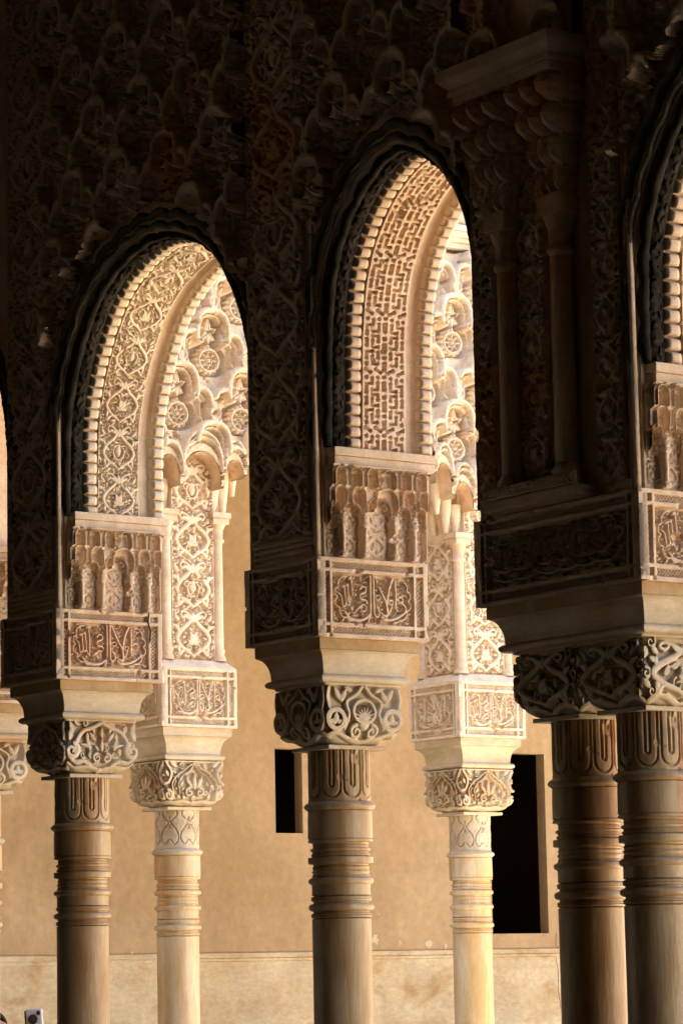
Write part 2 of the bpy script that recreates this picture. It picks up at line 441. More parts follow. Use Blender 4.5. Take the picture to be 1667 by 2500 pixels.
# ---- leafy arabesque: mirrored ogival stems, palmettes and scrolls
def arabesque(R, x0, x1, y0, y1, period, seed=3, thick=1.0, fillsize=None, stem=True):
    rnd = random.Random(seed)
    cx = (x0+x1)/2; w = x1-x0; n = max(1, int(round((y1-y0)/period))); P = (y1-y0)/n
    t = .055*w*thick
    for i in range(n):
        b = y0+i*P
        m = lambda *pts: [(cx+p[0]*w, b+p[1]*P) for p in pts]
        if stem:
            R.mline(crv(m((0, .02), (.10, .10), (.30, .22), (.40, .38), (.30, .54), (.12, .68), (.05, .80), (.16, .90)), 6), lambda q: t*(.75+.5*math.sin(q*math.pi)), 1, 'soft', cx=cx)
            R.mline(crv(m((.16, .90), (.26, .93), (.31, .86), (.25, .80), (.20, .85)), 5), t*.7, 1, 'soft', cx=cx)
        # palmette inside
        for a, L, wd in () if i % 2 else ((math.pi/2, .30, .085), (math.pi*.30, .26, .07), (math.pi*.06, .2, .06)):
            R.leaf(cx, b+.27*P, a, L*P*.9, wd*w*thick, 1, .5)
            R.leaf(cx, b+.27*P, math.pi-a, L*P*.9, wd*w*thick, 1, -.5)
        if i % 2:
            R.leaf(cx, b+.30*P, math.pi/2, .26*P, .11*w*thick, 1); R.ring(cx, b+.38*P, .15*w, .022*w, 1, ry=.15*P)
            for sx in (-1, 1):
                R.spiral(cx+sx*.15*w, b+.46*P, .085*w, math.pi/2+sx*.8, 1.1, t*.6, 1, -sx); R.leaf(cx+sx*.04*w, b+.24*P, math.pi/2-sx*1.1, .2*P, .05*w*thick, 1, sx*.9)
        R.spiral(cx+.09*w, b+.20*P, .07*w, 1.2, 1.1, t*.55, .95, -1); R.spiral(cx-.09*w, b+.20*P, .07*w, math.pi-1.2, 1.1, t*.55, .95, 1)
        # crown leaf
        R.leaf(cx, b+.70*P, math.pi/2, .22*P, .09*w*thick, 1)
        R.leaf(cx+.03*w, b+.74*P, .75, .24*P, .07*w*thick, 1, -.4); R.leaf(cx-.03*w, b+.74*P, math.pi-.75, .24*P, .07*w*thick, 1, .4)
        # side leaves
        for sy, a in ((.02, 1.9), (.10, 1.15), (.62, -.2), (.74, .5), (.50, 1.0)):
            R.leaf(cx+.34*w, b+sy*P, a, .20*P, .065*w*thick, .95, .6); R.leaf(cx-.34*w, b+sy*P, math.pi-a, .20*P, .065*w*thick, .95, -.6)
        for sy in (.06, .93):
            R.spiral(cx+.42*w, b+sy*P, .06*w, 2.5, 1.1, t*.55, .9); R.spiral(cx-.42*w, b+sy*P, .06*w, math.pi-2.5, 1.1, t*.55, .9, -1)
    fs = fillsize or .16*w
    R.fill(rnd, x0, x1, y0, y1, fs, int(2600*(x1-x0)*(y1-y0)/(fs*fs*30))+200, .23, .85)

# ------------------------------------------------------------------ shared meshes
ZT, ZB = 1.2013, 0.9665         # top and underside of the inscription blocks above eye level
HB = ZT-ZB
WU, WV = .3889, .40
CAPT, CAPB = .838, .655         # capital top, underside
ME = {}
ME['block_short'] = block_face('inscription_relief', WV, HB, 'short', .0017, 4)
ME['block_short2'] = block_face('inscription_relief', WV, HB, 'short', .0017, 14)
ME['block_far'] = block_face('inscription_relief', WV, HB, 'short', .0021, 27)
ME['block_long'] = block_face('long_inscription_relief', .689, HB, 'long', .0023, 9)

# ---- capitals
def cap_relief(kind):
    w, h = .27, .183
    R = Relief(w, h, .0019)
    rnd = random.Random(5)
    c = lambda a, b: (w*a, h*b)                       # a in -.5..5 , b 0 bottom .. 1 top
    R.rect(-1, 1, h*.965, 1, .8)
    if kind == 'arch':                                # pointed arch with leaves, volutes at the corners
        R.mline(crv([c(-.36, .40), c(-.345, .60), c(-.26, .78), c(-.12, .86), c(0, .95)], 6), .010*.78, 1, 'soft')
        for a, b, an, L in ((0, .40, 1.57, .05), (0, .66, 1.57, .04), (.08, .60, .9, .045), (.16, .42, 1.3, .05), (.1, .75, 1.2, .03), (.2, .62, 1.6, .03), (.13, .5, .2, .05)):
            R.leaf(w*a, h*b, an, L, .008, .9); R.leaf(-w*a, h*b, math.pi-an, L, .008, .9)
        for sx in (-1, 1):
            R.spiral(sx*w*.065, h*.30, .016, 1.57, 1.2, .0065, 1, -sx); R.spiral(sx*w*.41, h*.43, .026, 1.57+sx*.4, 1.3, .0095, 1, sx)
            R.line(crv([c(sx*.46, .34), c(sx*.38, .22), c(sx*.25, .24), c(sx*.16, .16)], 6), .011*.78, .95, 'soft')
            R.leaf(sx*w*.45, h*.62, 1.57+sx*.2, .05, .010, .9); R.leaf(sx*w*.40, h*.75, 1.57-sx*.3, .04, .009, .9)
            R.line(crv([c(sx*.0, .08), c(sx*.2, .14), c(sx*.42, .12), c(sx*.5, .2)], 6), .009*.78, .9, 'soft')
        R.dot(0, h*.07, .012, 1)
        R.fill(rnd, -w*.47, w*.47, h*.12, h*.95, .030, 900, .24, .75)
    elif kind == 'shell':                             # scallop shell between two roundels
        R.ring(0, h*.55, w*.135, .006, 1, ry=h*.19)
        for i in range(9):
            a = math.pi*(.02+.96*i/8); R.leaf(0, h*.44, a, .042 if 0 < i < 8 else .03, .0045, .95)
        R.leaf(0, h*.45, -1.57, .035, .02, 1)
        for sx in (-1, 1):
            R.ring(sx*w*.355, h*.42, w*.105, .0085, 1, ry=h*.155)
            R.leaf(sx*w*.355, h*.36, 1.57, .032, .011, .9); R.leaf(sx*w*.34, h*.36, 1.57+sx*1.2, .022, .009, .9); R.leaf(sx*w*.36, h*.36, 1.57-sx*1.1, .022, .009, .9)
            R.spiral(sx*w*.10, h*.22, .021, 1.57, 1.3, .0075, 1, -sx)
            R.line(crv([c(sx*.25, .28), c(sx*.19, .5), c(sx*.22, .7), c(sx*.1, .82), c(sx*.02, .95)], 6), .0085*.78, .95, 'soft')
            R.line(crv([c(sx*.43, .56), c(sx*.47, .75), c(sx*.45, .92)], 6), .008*.78, .9, 'soft')
            R.leaf(sx*w*.30, h*.70, 1.57+sx*.5, .045, .011, .9); R.leaf(sx*w*.30, h*.72, 1.57-sx*.5, .045, .011, .9); R.leaf(sx*w*.15, h*.88, 1.57-sx*1.2, .03, .009, .9)
            R.line(crv([c(sx*.0, .06), c(sx*.2, .12), c(sx*.36, .20), c(sx*.49, .16)], 6), .010*.78, .9, 'soft')
        R.fill(rnd, -w*.47, w*.47, h*.1, h*.95, .032, 900, .24, .75)
    elif kind == 'script':                            # ogee arch band filled with fine lettering, fleur inside
        for off in (.0, .105):
            R.mline(crv([c(-.24-off, .30), c(-.26-off, .5), c(-.2-off*.9, .66), c(-.08-off*.5, .78+off*.5), c(0, .93+off*.3)], 6), .0042*.78, 1, 'soft')
        for i in range(15):
            t = i/14
            a = 2.9-t*1.3
            x, y = w*(-.005+.335*math.cos(a)), h*(.42+.47*math.sin(a))
            R.leaf(x, y, a+1.57+rnd.uniform(-.9, .9), .017, .0032, .9); R.leaf(-x, y, 1.57-a+rnd.uniform(-.9, .9), .017, .0032, .9)
        R.leaf(0, h*.36, 1.57, .07, .011, 1)
        for sx in (-1, 1):
            R.spiral(sx*w*.085, h*.32, .017, 1.57, 1.2, .006, 1, -sx); R.leaf(sx*w*.03, h*.40, 1.57-sx*.7, .045, .008, .95, sx*.5)
            R.leaf(sx*w*.10, h*.50, 1.57-sx*.2, .035, .007, .9); R.spiral(sx*w*.43, h*.26, .020, 1.57, 1.3, .008, 1, sx)
            R.line(crv([c(sx*.5, .5), c(sx*.42, .55), c(sx*.38, .75), c(sx*.46, .95)], 6), .008*.78, .95, 'soft'); R.leaf(sx*w*.3, h*.86, 1.57-sx*.8, .045, .010, .95)
            R.line(crv([c(sx*.04, .10), c(sx*.2, .13), c(sx*.36, .1), c(sx*.5, .12)], 6), .009*.78, .9, 'soft')
        R.dot(0, h*.1, .011, 1)
        R.fill(rnd, -w*.47, w*.47, h*.08, h*.95, .026, 700, .26, .75)
    else:
        arabesque(R, -w*.47, w*.47, h*.16, h*.95, h*.79, 12, .62, .036)
        for sx in (-1, 1):
            R.line(crv([c(sx*.5, .05), c(sx*.3, .16), c(0, .04)], 6), .010*.78, .95, 'soft')
    return R
def capital(name, kind, hu, hv):
    R = cap_relief(kind)
    ny, nx = R.ny, R.nx
    P = []; Q = []
    H = R.H[::-1]                      # row 0 = top
    z = np.linspace(CAPT, CAPB, ny)
    t = np.linspace(0, 1, ny)
    prof = np.interp(t, [0, .3, .55, .70, .80, .88, .95, 1], [.985, .985, .995, .985, .945, .87, .76, .62])
    expo = np.interp(t, [0, .6, .85, 1], [40, 26, 8, 3.4])
    sv = np.linspace(-1, 1, nx)
    n0 = 0
    for f in range(4):
        for j in range(ny):
            r = (np.abs(sv)**expo[j]+1)**(1/expo[j])
            k = prof[j]/r*(1+(H[j]-.75)*.020/.135)
            x = sv*k; y = -1*k
            a = f*math.pi/2; ca, sa = round(math.cos(a)), round(math.sin(a))
            X = (x*ca-y*sa)*hu; Y = (x*sa+y*ca)*hv
            P.append(np.stack([X, Y, np.full(nx, z[j])], -1))
        idx = n0+np.arange(nx*ny).reshape(ny, nx); n0 += nx*ny
        Q.append(np.stack([idx[1:, :-1], idx[1:, 1:], idx[:-1, 1:], idx[:-1, :-1]], -1).reshape(-1, 4))
    return npmesh(name, np.concatenate(P), np.concatenate(Q), False)
CU, CV = .135, .141
for kd in ('arch', 'shell', 'script', 'vine'):
    ME['cap_'+kd] = capital('carved_capital', kd, CU, CV)

# ---- column shaft profiles (radius, height above eye), from the drum under the capital downwards
mm = .000364
def zz(y): return .4824-(y-580)*mm
PROF = [(620, 262), (700, 264), (840, 265), (843, 259), (848, 259), (851, 265), (868, 265), (874, 250), (886, 246), (898, 249), (904, 246), (914, 247), (924, 255), (938, 255), (948, 247), (958, 249), (970, 254), (980, 252), (988, 248)]
BAND = [(992, 264), (1000, 266), (1034, 266), (1042, 262)]
TOR = [(994, 258), (1002, 265), (1018, 268), (1034, 265), (1042, 257)]
PROF2 = [(1048, 247), (1060, 246), (1072, 251), (1082, 248), (1094, 248), (1106, 253), (1118, 249), (1130, 248), (1140, 252), (1150, 249), (1158, 256), (1168, 263), (1182, 267), (1196, 264), (1206, 258), (1212, 240), (1250, 238), (1296, 240), (1304, 245), (1310, 254), (1322, 257), (1328, 254), (1334, 256), (1344, 254), (1350, 247), (1362, 249), (1372, 260), (1384, 266), (1396, 268), (1410, 265), (1420, 258), (1428, 248), (1440, 249), (1448, 256), (1456, 257), (1460, 253), (1466, 257), (1476, 255), (1482, 246), (1490, 239)]
def shaft_mesh(name, band):
    pr = [((r if r < 243 else (r if r > 262 else 262-(262-r)*2.4))*mm, zz(y)) for y, r in PROF+(BAND if band else TOR)+PROF2]
    pr = pr[:-1]+[(.0880, zz(1490))]
    zl = pr[-1][1]
    for k in range(1, 9):
        q = k/8; pr.append((.0868+.0022*math.sin(q*2.2), zl-(zl+EYE-.17)*q))
    return lathe(name, pr, 72, crisp=True)
ME['shaft_band'] = shaft_mesh('shaft', True)
ME['shaft_torus'] = shaft_mesh('shaft', False)
ME['astragal'] = lathe('astragal', [(.085, zz(535))]+[(.0905+.0165*math.sin(math.pi*i/10), zz(538)-i*(zz(538)-zz(621))/10) for i in range(11)]+[(.085, zz(624))], 56)
ME['base'] = lathe('base', [(.088, -EYE+.18), (.095, -EYE+.175), (.10, -EYE+.16), (.096, -EYE+.145), (.11, -EYE+.12), (.135, -EYE+.06), (.14, -EYE+.0)], 48)
def necking(name, kind):
    r0 = .0925; zt, zb = CAPB+.012, zz(540)
    wd = 2*math.pi*r0; h = zt-zb
    R = Relief(wd, h, .0022)
    R.H[:] = 1
    if kind == 'flute':
        n = 9; p = wd/n; g = .0022
        for i in range(n):
            x = -wd/2+p*(i+.5)
            for hw, y0 in ((.42*p, .010), (.10*p, .042)):
                pts = [(x-hw, h)]+[(x-hw*math.cos(math.pi*k/8), y0+hw-hw*math.sin(math.pi*k/8)) for k in range(9)]+[(x+hw, h)]
                R.line(pts, g, 0, 'flat', carve=True)
    else:
        n = 7; p = wd/n
        for i in range(n+1):
            x = -wd/2+p*i
            for a, s in ((0, 1), (p*.5, -1)):
                pts = crv([(x+a+s*p*.10, h*1.0), (x+a-s*p*.14, h*.80), (x+a+s*p*.16, h*.60), (x+a-s*p*.12, h*.40), (x+a-s*p*.20, h*.22), (x+a, h*.10), (x+a+s*p*.2, h*.2)], 6)
                R.line(pts, .0021, 0, 'flat', carve=True)
                pts = crv([(x+a+s*p*.22, h*.72), (x+a+s*p*.30, h*.56), (x+a+s*p*.18, h*.46)], 6)
                R.line(pts, .0017, 0, 'flat', carve=True)
    def warp(P):
        a = P[:, 0]/r0; r = r0-.0065-P[:, 1]
        return np.stack([r*np.sin(a), -r*np.cos(a), P[:, 2]+zb], -1)
    return R.mesh(name, .0065, skirt=.01, warp=warp, smooth=True)
ME['neck_flute'] = necking('necking', 'flute')
ME['neck_wave'] = necking('necking', 'wave')
def cap_ledge():
    bm = bmesh.new(); box(bm, -.098, .098, -.103, .103, CAPB-.008, CAPB+.004, .002); return bmesh_to('capital_ledge', bm)
ME['cap_ledge'] = cap_ledge()

def column(label, u, v, kind, neck, band=True, mats=('shaft', 'marble'), group=None, dz=0.0, rad=1.0):
    t = thing('marble_column', label, 'column', u, v, -EYE, group)
    def add(nm, me, m, p=t, s=None):
        k = me+m
        if k not in ME:
            ME[k] = ME[me].copy(); ME[k].materials.clear(); ME[k].materials.append(M[m])
        return link(nm, ME[k], None, p, (0, 0, EYE+dz) if p is t else (0, 0, 0), 0, s)
    sc = (rad, rad, 1)
    add('shaft', 'shaft_band' if band else 'shaft_torus', mats[0], s=sc)
    add('astragal', 'astragal', 'marble' if mats[0] == 'shaft_pale' else mats[0], s=sc)
    add('base', 'base', mats[0])
    add('necking', 'neck_'+neck, mats[0] if neck == 'flute' else mats[1], s=sc)
    c = add('capital', 'cap_'+kind, mats[1])
    add('ledge', 'cap_ledge', mats[1], c)
    return t

# ---- abacus: fascia, cavetto, torus
def abacus_mesh(name, part, hu, hv):
    f = lambda k: (hu+k, hv+k)
    if part == 'fascia':
        pr = [(*f(0), ZB-.001), (*f(0), ZB-.033), (*f(-.004), ZB-.034)]
    elif part == 'cavetto':
        pr = [(*f(-.002), ZB-.0345)]
        for i in range(9):
            a = i/8*math.pi/2
            pr.append((*f(-.004-.030*math.sin(a)), ZB-.036-.060*(1-math.cos(a))*.9-.010*i/8))
        pr.append((*f(-.035), ZB-.104))
    else:
        pr = [(*f(-.040), ZB-.1015)]
        for i in range(9):
            a = i/8*math.pi
            pr.append((*f(-.038+.018*math.sin(a)), ZB-.103-.0245*(1-math.cos(a))/2))
        pr.append((*f(-.042), ZB-.1285))
    me = rectloft(name, pr)
    return me

# ---- jamb panel of small stacked niches
def niche_panel():
    w, h = .352, .272
    R = Relief(w, h, .0016)
    X, Y = np.meshgrid(R.x/w+.5, R.y/h)
    H = np.zeros_like(X)
    # tiers step forward going up
    tier = .10+.34*sstep((Y-.50)/.03)+.34*sstep((Y-.74)/.03)
    H[:] = tier
    def niche(cx, hw, y0, y1, deep, flat=False):
        """arched recess; asp keeps the arch round in metric units"""
        asp = w/h
        yc = y1-hw*asp
        dx = (X-cx)/hw
        dyc = (Y-yc)/(hw*asp)
        d = np.where(Y > yc, np.hypot(dx, dyc), np.abs(dx))
        ins = (d < 1) & (Y > y0)
        if flat: k = sstep((1-d)/.10)
        else: k = np.sqrt(np.clip(1-d*d, 0, 1))
        bot = sstep((Y-y0)/.02)
        H[ins] = (H-(deep*k*bot))[ins]
    # arched ribs first (raised rims)
    rims = []
    low = [(.045, .050), (.225, .085), (.50, .125), (.755, .072), (.93, .055)]
    mid = [(.10, .062), (.285, .070), (.575, .115), (.80, .065), (.955, .04)]
    top = [(.075, .055), (.235, .058), (.40, .058), (.575, .070), (.745, .058), (.905, .055)]
    for cx, hw in low: niche(cx, hw, .0, .60 if hw < .1 else .68, .34, True)
    for cx, hw in mid: niche(cx, hw, .50, .78, .28)
    for cx, hw in top: niche(cx, hw, .74, .975, .28)
    for cx, hw in mid: niche(cx, hw*.55, .50, .70, .14, True)
    for cx, hw in top: niche(cx, hw*.5, .76, .92, .12, True)
    R.H = np.clip(H, -.32, 1)
    # rims as thin ridges
    def rim(cx, hw, y0, y1, val):
        yc = y1*h-hw*w
        pts = [((cx-hw-.5)*w, y0*h)]+[((cx-.5)*w-hw*w*math.cos(math.pi*k/10), yc+hw*w*math.sin(math.pi*k/10)) for k in range(11)]+[((cx+hw-.5)*w, y0*h)]
        R.line(pts, .0028, val, 'soft')
    for cx, hw in low: rim(cx, hw, .36, .60 if hw < .1 else .68, .60)
    for cx, hw in mid: rim(cx, hw, .56, .78, .70)
    for cx, hw in top: rim(cx, hw, .78, .975, .96)
    # little colonnettes
    for cx in (.118, .342, .655, .855):
        x = (cx-.5)*w
        R.seg((x, .02), (x, h*.46), .0085, .0085, .72, 'soft')
        R.seg((x-.003, h*.03), (x+.003, h*.03), .0105, .0105, .78, 'soft')
        for y_ in (.36, .42): R.seg((x-.003, h*y_), (x+.003, h*y_), .0105, .0105, .80, 'soft')
    # carved ground inside the lower niches
    rnd = random.Random(8)
    base = R.H.copy()
    A = Relief(w, h, .0016)
    for cx, hw in low:
        x = (cx-.5)*w
        top_ = .54 if hw < .1 else .62
        arabesque(A, x-hw*w*.92, x+hw*w*.92, .008, top_*h, .085 if hw < .1 else .10, int(cx*100), 1.5, .015)
    R.H = np.where(base < .02, base+A.H*.38, base)
    # frieze of small arcs at the top and flat edge strip at the right
    for i in range(22):
        x = -w/2+w*(i+.5)/22
        R.ring(x, h*.945, w/44, .0015, 1.0, a0=0, a1=math.pi)
    R.rect(-1, 1, h*.985, 2, 1.0); R.rect(w*.485, 1, -1, 2, .5)
    return R.mesh('niche_panel', .052, skirt=.02)
ME['niche'] = niche_panel()
def strip_panel(name, w, h, period, seed, res, depth, thick=1.0, fs=None):
    R = Relief(w, h, res); arabesque(R, -w/2+.004, w/2-.004, .004, h-.004, period, seed, thick, fs)
    R.rect(-1, -w/2+.004, -1, 9, .9); R.rect(w/2-.004, 1, -1, 9, .9)
    return R.mesh(name, depth)

# ------------------------------------------------------------------ sebka lattice
HOOD = [(0, 0), (.030, -.006), (.056, -.026), (.070, -.058), (.074, -.095), (.072, -.118)]
SHOULDER = [(.072, -.098), (.090, -.092), (.114, -.098), (.133, -.122), (.141, -.160), (.146, -.225)]
CURL = [(.072, -.110), (.070, -.132), (.058, -.140), (.050, -.130), (.056, -.120)]
def sebka_units(x0, x1, y0, y1, ax, ay, px, dy):
    out = []
    r0 = int(math.floor((y0-ay)/dy))-1; r1 = int(math.ceil((y1-ay)/dy))+1
    for r in range(r0, r1+1):
        off = 0 if r % 2 == 0 else px/2
        for c in range(int((x0-ax)/px)-2, int((x1-ax)/px)+3):
            out.append((ax+off+c*px, ay+r*dy))
    return out
def sebka_relief(w, h, res, units, px, dy, seed=2, fill=True, fat=1.0):
    R = Relief(w, h, res)
    kx, ky = px/.295, dy/.225
    for ux, uy in units:
        if abs(ux) > w/2+.3 or uy < -.3 or uy > h+.5: continue
        T = lambda pts, s: [(ux+s*p[0]*kx, uy+p[1]*ky) for p in pts]
        for s in (-1, 1):
            R.line(crv(T(HOOD, s), 5), .0155*fat, .95, 'soft'); R.line(crv(T(SHOULDER, s), 5), .0145*fat, .90, 'soft')
            R.line(crv(T(CURL, s), 5), .0075*fat, .95, 'soft')
            # beaded inner fillet
            R.line(crv(T([(p[0]*.74, p[1]*.93-.020) for p in HOOD], s), 5), .0045, .62, 'flat')
            R.line(crv(T([(p[0]*.91-.004, p[1]-.022) for p in SHOULDER[1:]], s), 5), .0040, .62, 'flat')
            # small bud hanging beside the rosette
            R.leaf(ux+s*.100*kx, uy-.150*ky, 1.57+s*.5, .030, .007, .5); R.line(T([(.098, -.15), (.098, -.205)], s), .0035, .45, 'soft')
            R.leaf(ux+s*.098*kx, uy-.205*ky, -1.2 if s > 0 else -1.94, .026, .008, .5)
        # oval boss above the crown, where the legs of the row above meet
        R.ring(ux, uy+.030*ky, .020, .0065, .98, 'soft', ry=.024); R.dot(ux, uy+.030*ky, .013, .62)
        R.line(T([(0, .055), (.0, .085)], 1), .009, .55, 'soft')
    return R
def flower_mesh():
    w, h = .10, .125
    R = Relief(w, h, .0021)
    cx, cy = 0, .058
    for a, L, wd in ((90, .062, .0180), (30, .046, .0155), (150, .046, .0155), (-40, .042, .0150), (220, .042, .0150), (-90, .050, .0110)):
        R.leaf(cx, cy, math.radians(a), L, wd, .9, mode='soft')
    R.dot(cx, cy, .0085, 1.0); 
    for a, L in ((90, .05), (32, .035), (148, .035), (-38, .033), (218, .033)):
        R.line([(cx, cy), (cx+L*math.cos(math.radians(a)), cy+L*math.sin(math.radians(a)))], .0012, .62, 'flat', carve=True)
    m = R.H > .02
    R.H = np.where(R.H > .12, R.H, 0)
    return R.mesh('flower', .026, m)
def rosette_mesh():
    w, h = .128, .128
    R = Relief(w, h, .0019)
    c = h/2
    n = 14
    for i in range(n):
        a = 2*math.pi*i/n; R.dot(.050*math.cos(a), c+.050*math.sin(a), .0105, .85)
    R.ring(0, c, .045, .0055, .95)
    for i in range(8):
        a = 2*math.pi*(i+.5)/8
        R.ring(.030*math.cos(a), c+.030*math.sin(a), .0105, .0026, .85, n=12)
    for i in range(8):
        a = 2*math.pi*i/8
        R.leaf(.017*math.cos(a), c+.017*math.sin(a), a, .026, .0045, .9)
    R.ring(0, c, .0165, .0028, .9); R.dot(0, c, .010, 1.0)
    R.leaf(0, c+.052, 1.57, .016, .008, .9)
    m = R.H > .02
    yy, xx = np.meshgrid(R.y-c, R.x, indexing='ij')
    disc = np.hypot(xx, yy) < .049
    R.H = np.maximum(R.H, np.where(disc, .35, 0))
    return R.mesh('rosette', .026, m | disc)
ME['flower'] = flower_mesh(); ME['rosette'] = rosette_mesh()
def copy_mat(key, m):
    k = key+'@'+m
    if k not in ME:
        ME[k] = ME[key].copy(); ME[k].materials.clear(); ME[k].materials.append(M[m])
    return ME[k]

# ------------------------------------------------------------------ arches of the near arcade
ZTOP = 3.75
VF, VB, VW = -.088, .226, -.178        # front edge of the soffit, back face, wall face
IMP = 1.531
PA = [(0, 2.352), (.066, 2.346), (.172, 2.322), (.29, 2.272), (.379, 2.205), (.457, 2.105), (.514, 2.003), (.549, 1.905), (.567, 1.82), (.574, 1.66), (.572, IMP)]
PB = [(0, 2.332), (.05, 2.322), (.105, 2.298), (.165, 2.262), (.222, 2.212), (.272, 2.152), (.312, 2.08), (.338, 2.0), (.354, 1.90), (.362, 1.80), (.372, IMP)]
class Curve:
    def __init__(s, half, k=1.0):
        h = crv([(p[0]*k, p[1]) for p in half], 10)
        full = [(-p[0], p[1]) for p in reversed(h)]+h[1:]
        a = np.array(full); d = np.r_[0, np.cumsum(np.hypot(*np.diff(a, axis=0).T))]
        s.L = d[-1]
        n = 400; t = np.linspace(0, s.L, n)
        s.t = t; s.p = np.stack([np.interp(t, d, a[:, 0]), np.interp(t, d, a[:, 1])], -1)
        g = np.gradient(s.p, axis=0)
        ker = np.ones(9)/9
        g = np.stack([np.convolve(np.pad(g[:, i], 4, 'edge'), ker, 'valid') for i in (0, 1)], -1)
        g /= np.linalg.norm(g, axis=1)[:, None]
        s.g = g; s.nrm = np.stack([g[:, 1], -g[:, 0]], -1)      # towards the opening
    def at(s, t):
        f = lambda A: np.stack([np.interp(t, s.t, A[:, 0]), np.interp(t, s.t, A[:, 1])], -1)
        return f(s.p), f(s.nrm), f(s.g)

def knot_relief(w, L, res):
    """interlaced straps with small dumb-bell and hook-shaped sinkings"""
    R = Relief(w, L, res); R.H[:] = 1
    c = (w-.014)/8; n = max(1, int(round(L/(c*10)))); q = L/(n*10)
    shapes = [[(0, .1), (0, 1.3)], [(1, 1.2), (1, 0), (2, 0)], [(2, 1.9), (2, 1), (3, 1), (3, -.1)], [(0, 2.3)], [(1, 2.1)], [(3, 2)],
              [(.5, 3), (1.4, 3.5)], [(2.3, 2.9), (3.2, 3.4)], [(0, 3.5), (0, 4.6)], [(1.1, 4.4), (2, 4.4), (2, 5.6)], [(3, 4.3), (3, 4.4)], [(1, 5.5), (1, 6.4)], [(0, 5.6)],
              [(3, 5.3), (3, 6.5), (2, 6.5)], [(0, 6.6), (0, 7.8)], [(1, 7.3), (2, 7.3), (2, 8.4)], [(3, 7.5), (3, 8.5)], [(1, 8.3), (1, 9.2), (2, 9.2)], [(0, 8.8), (0, 8.9)], [(3, 9.4)]]
    for i in range(n):
        for sh in shapes:
            for s_ in (-1, 1):
                pts = [(s_*(a*1.16+.13)*c, (i*10+b+.35)*q) for a, b in sh]
                if len(pts) == 1: pts = pts+[(pts[0][0]+1e-5, pts[0][1])]
                R.line(pts, c*.205, 0, 'flat', carve=True)
                for e in (pts[0], pts[-1]): R.line([e, (e[0]+1e-5, e[1])], c*.30, 0, 'flat', carve=True)
    R.rect(-1, -w/2+.006, -1, 9, 1); R.rect(w/2-.006, 1, -1, 9, 1)
    return R

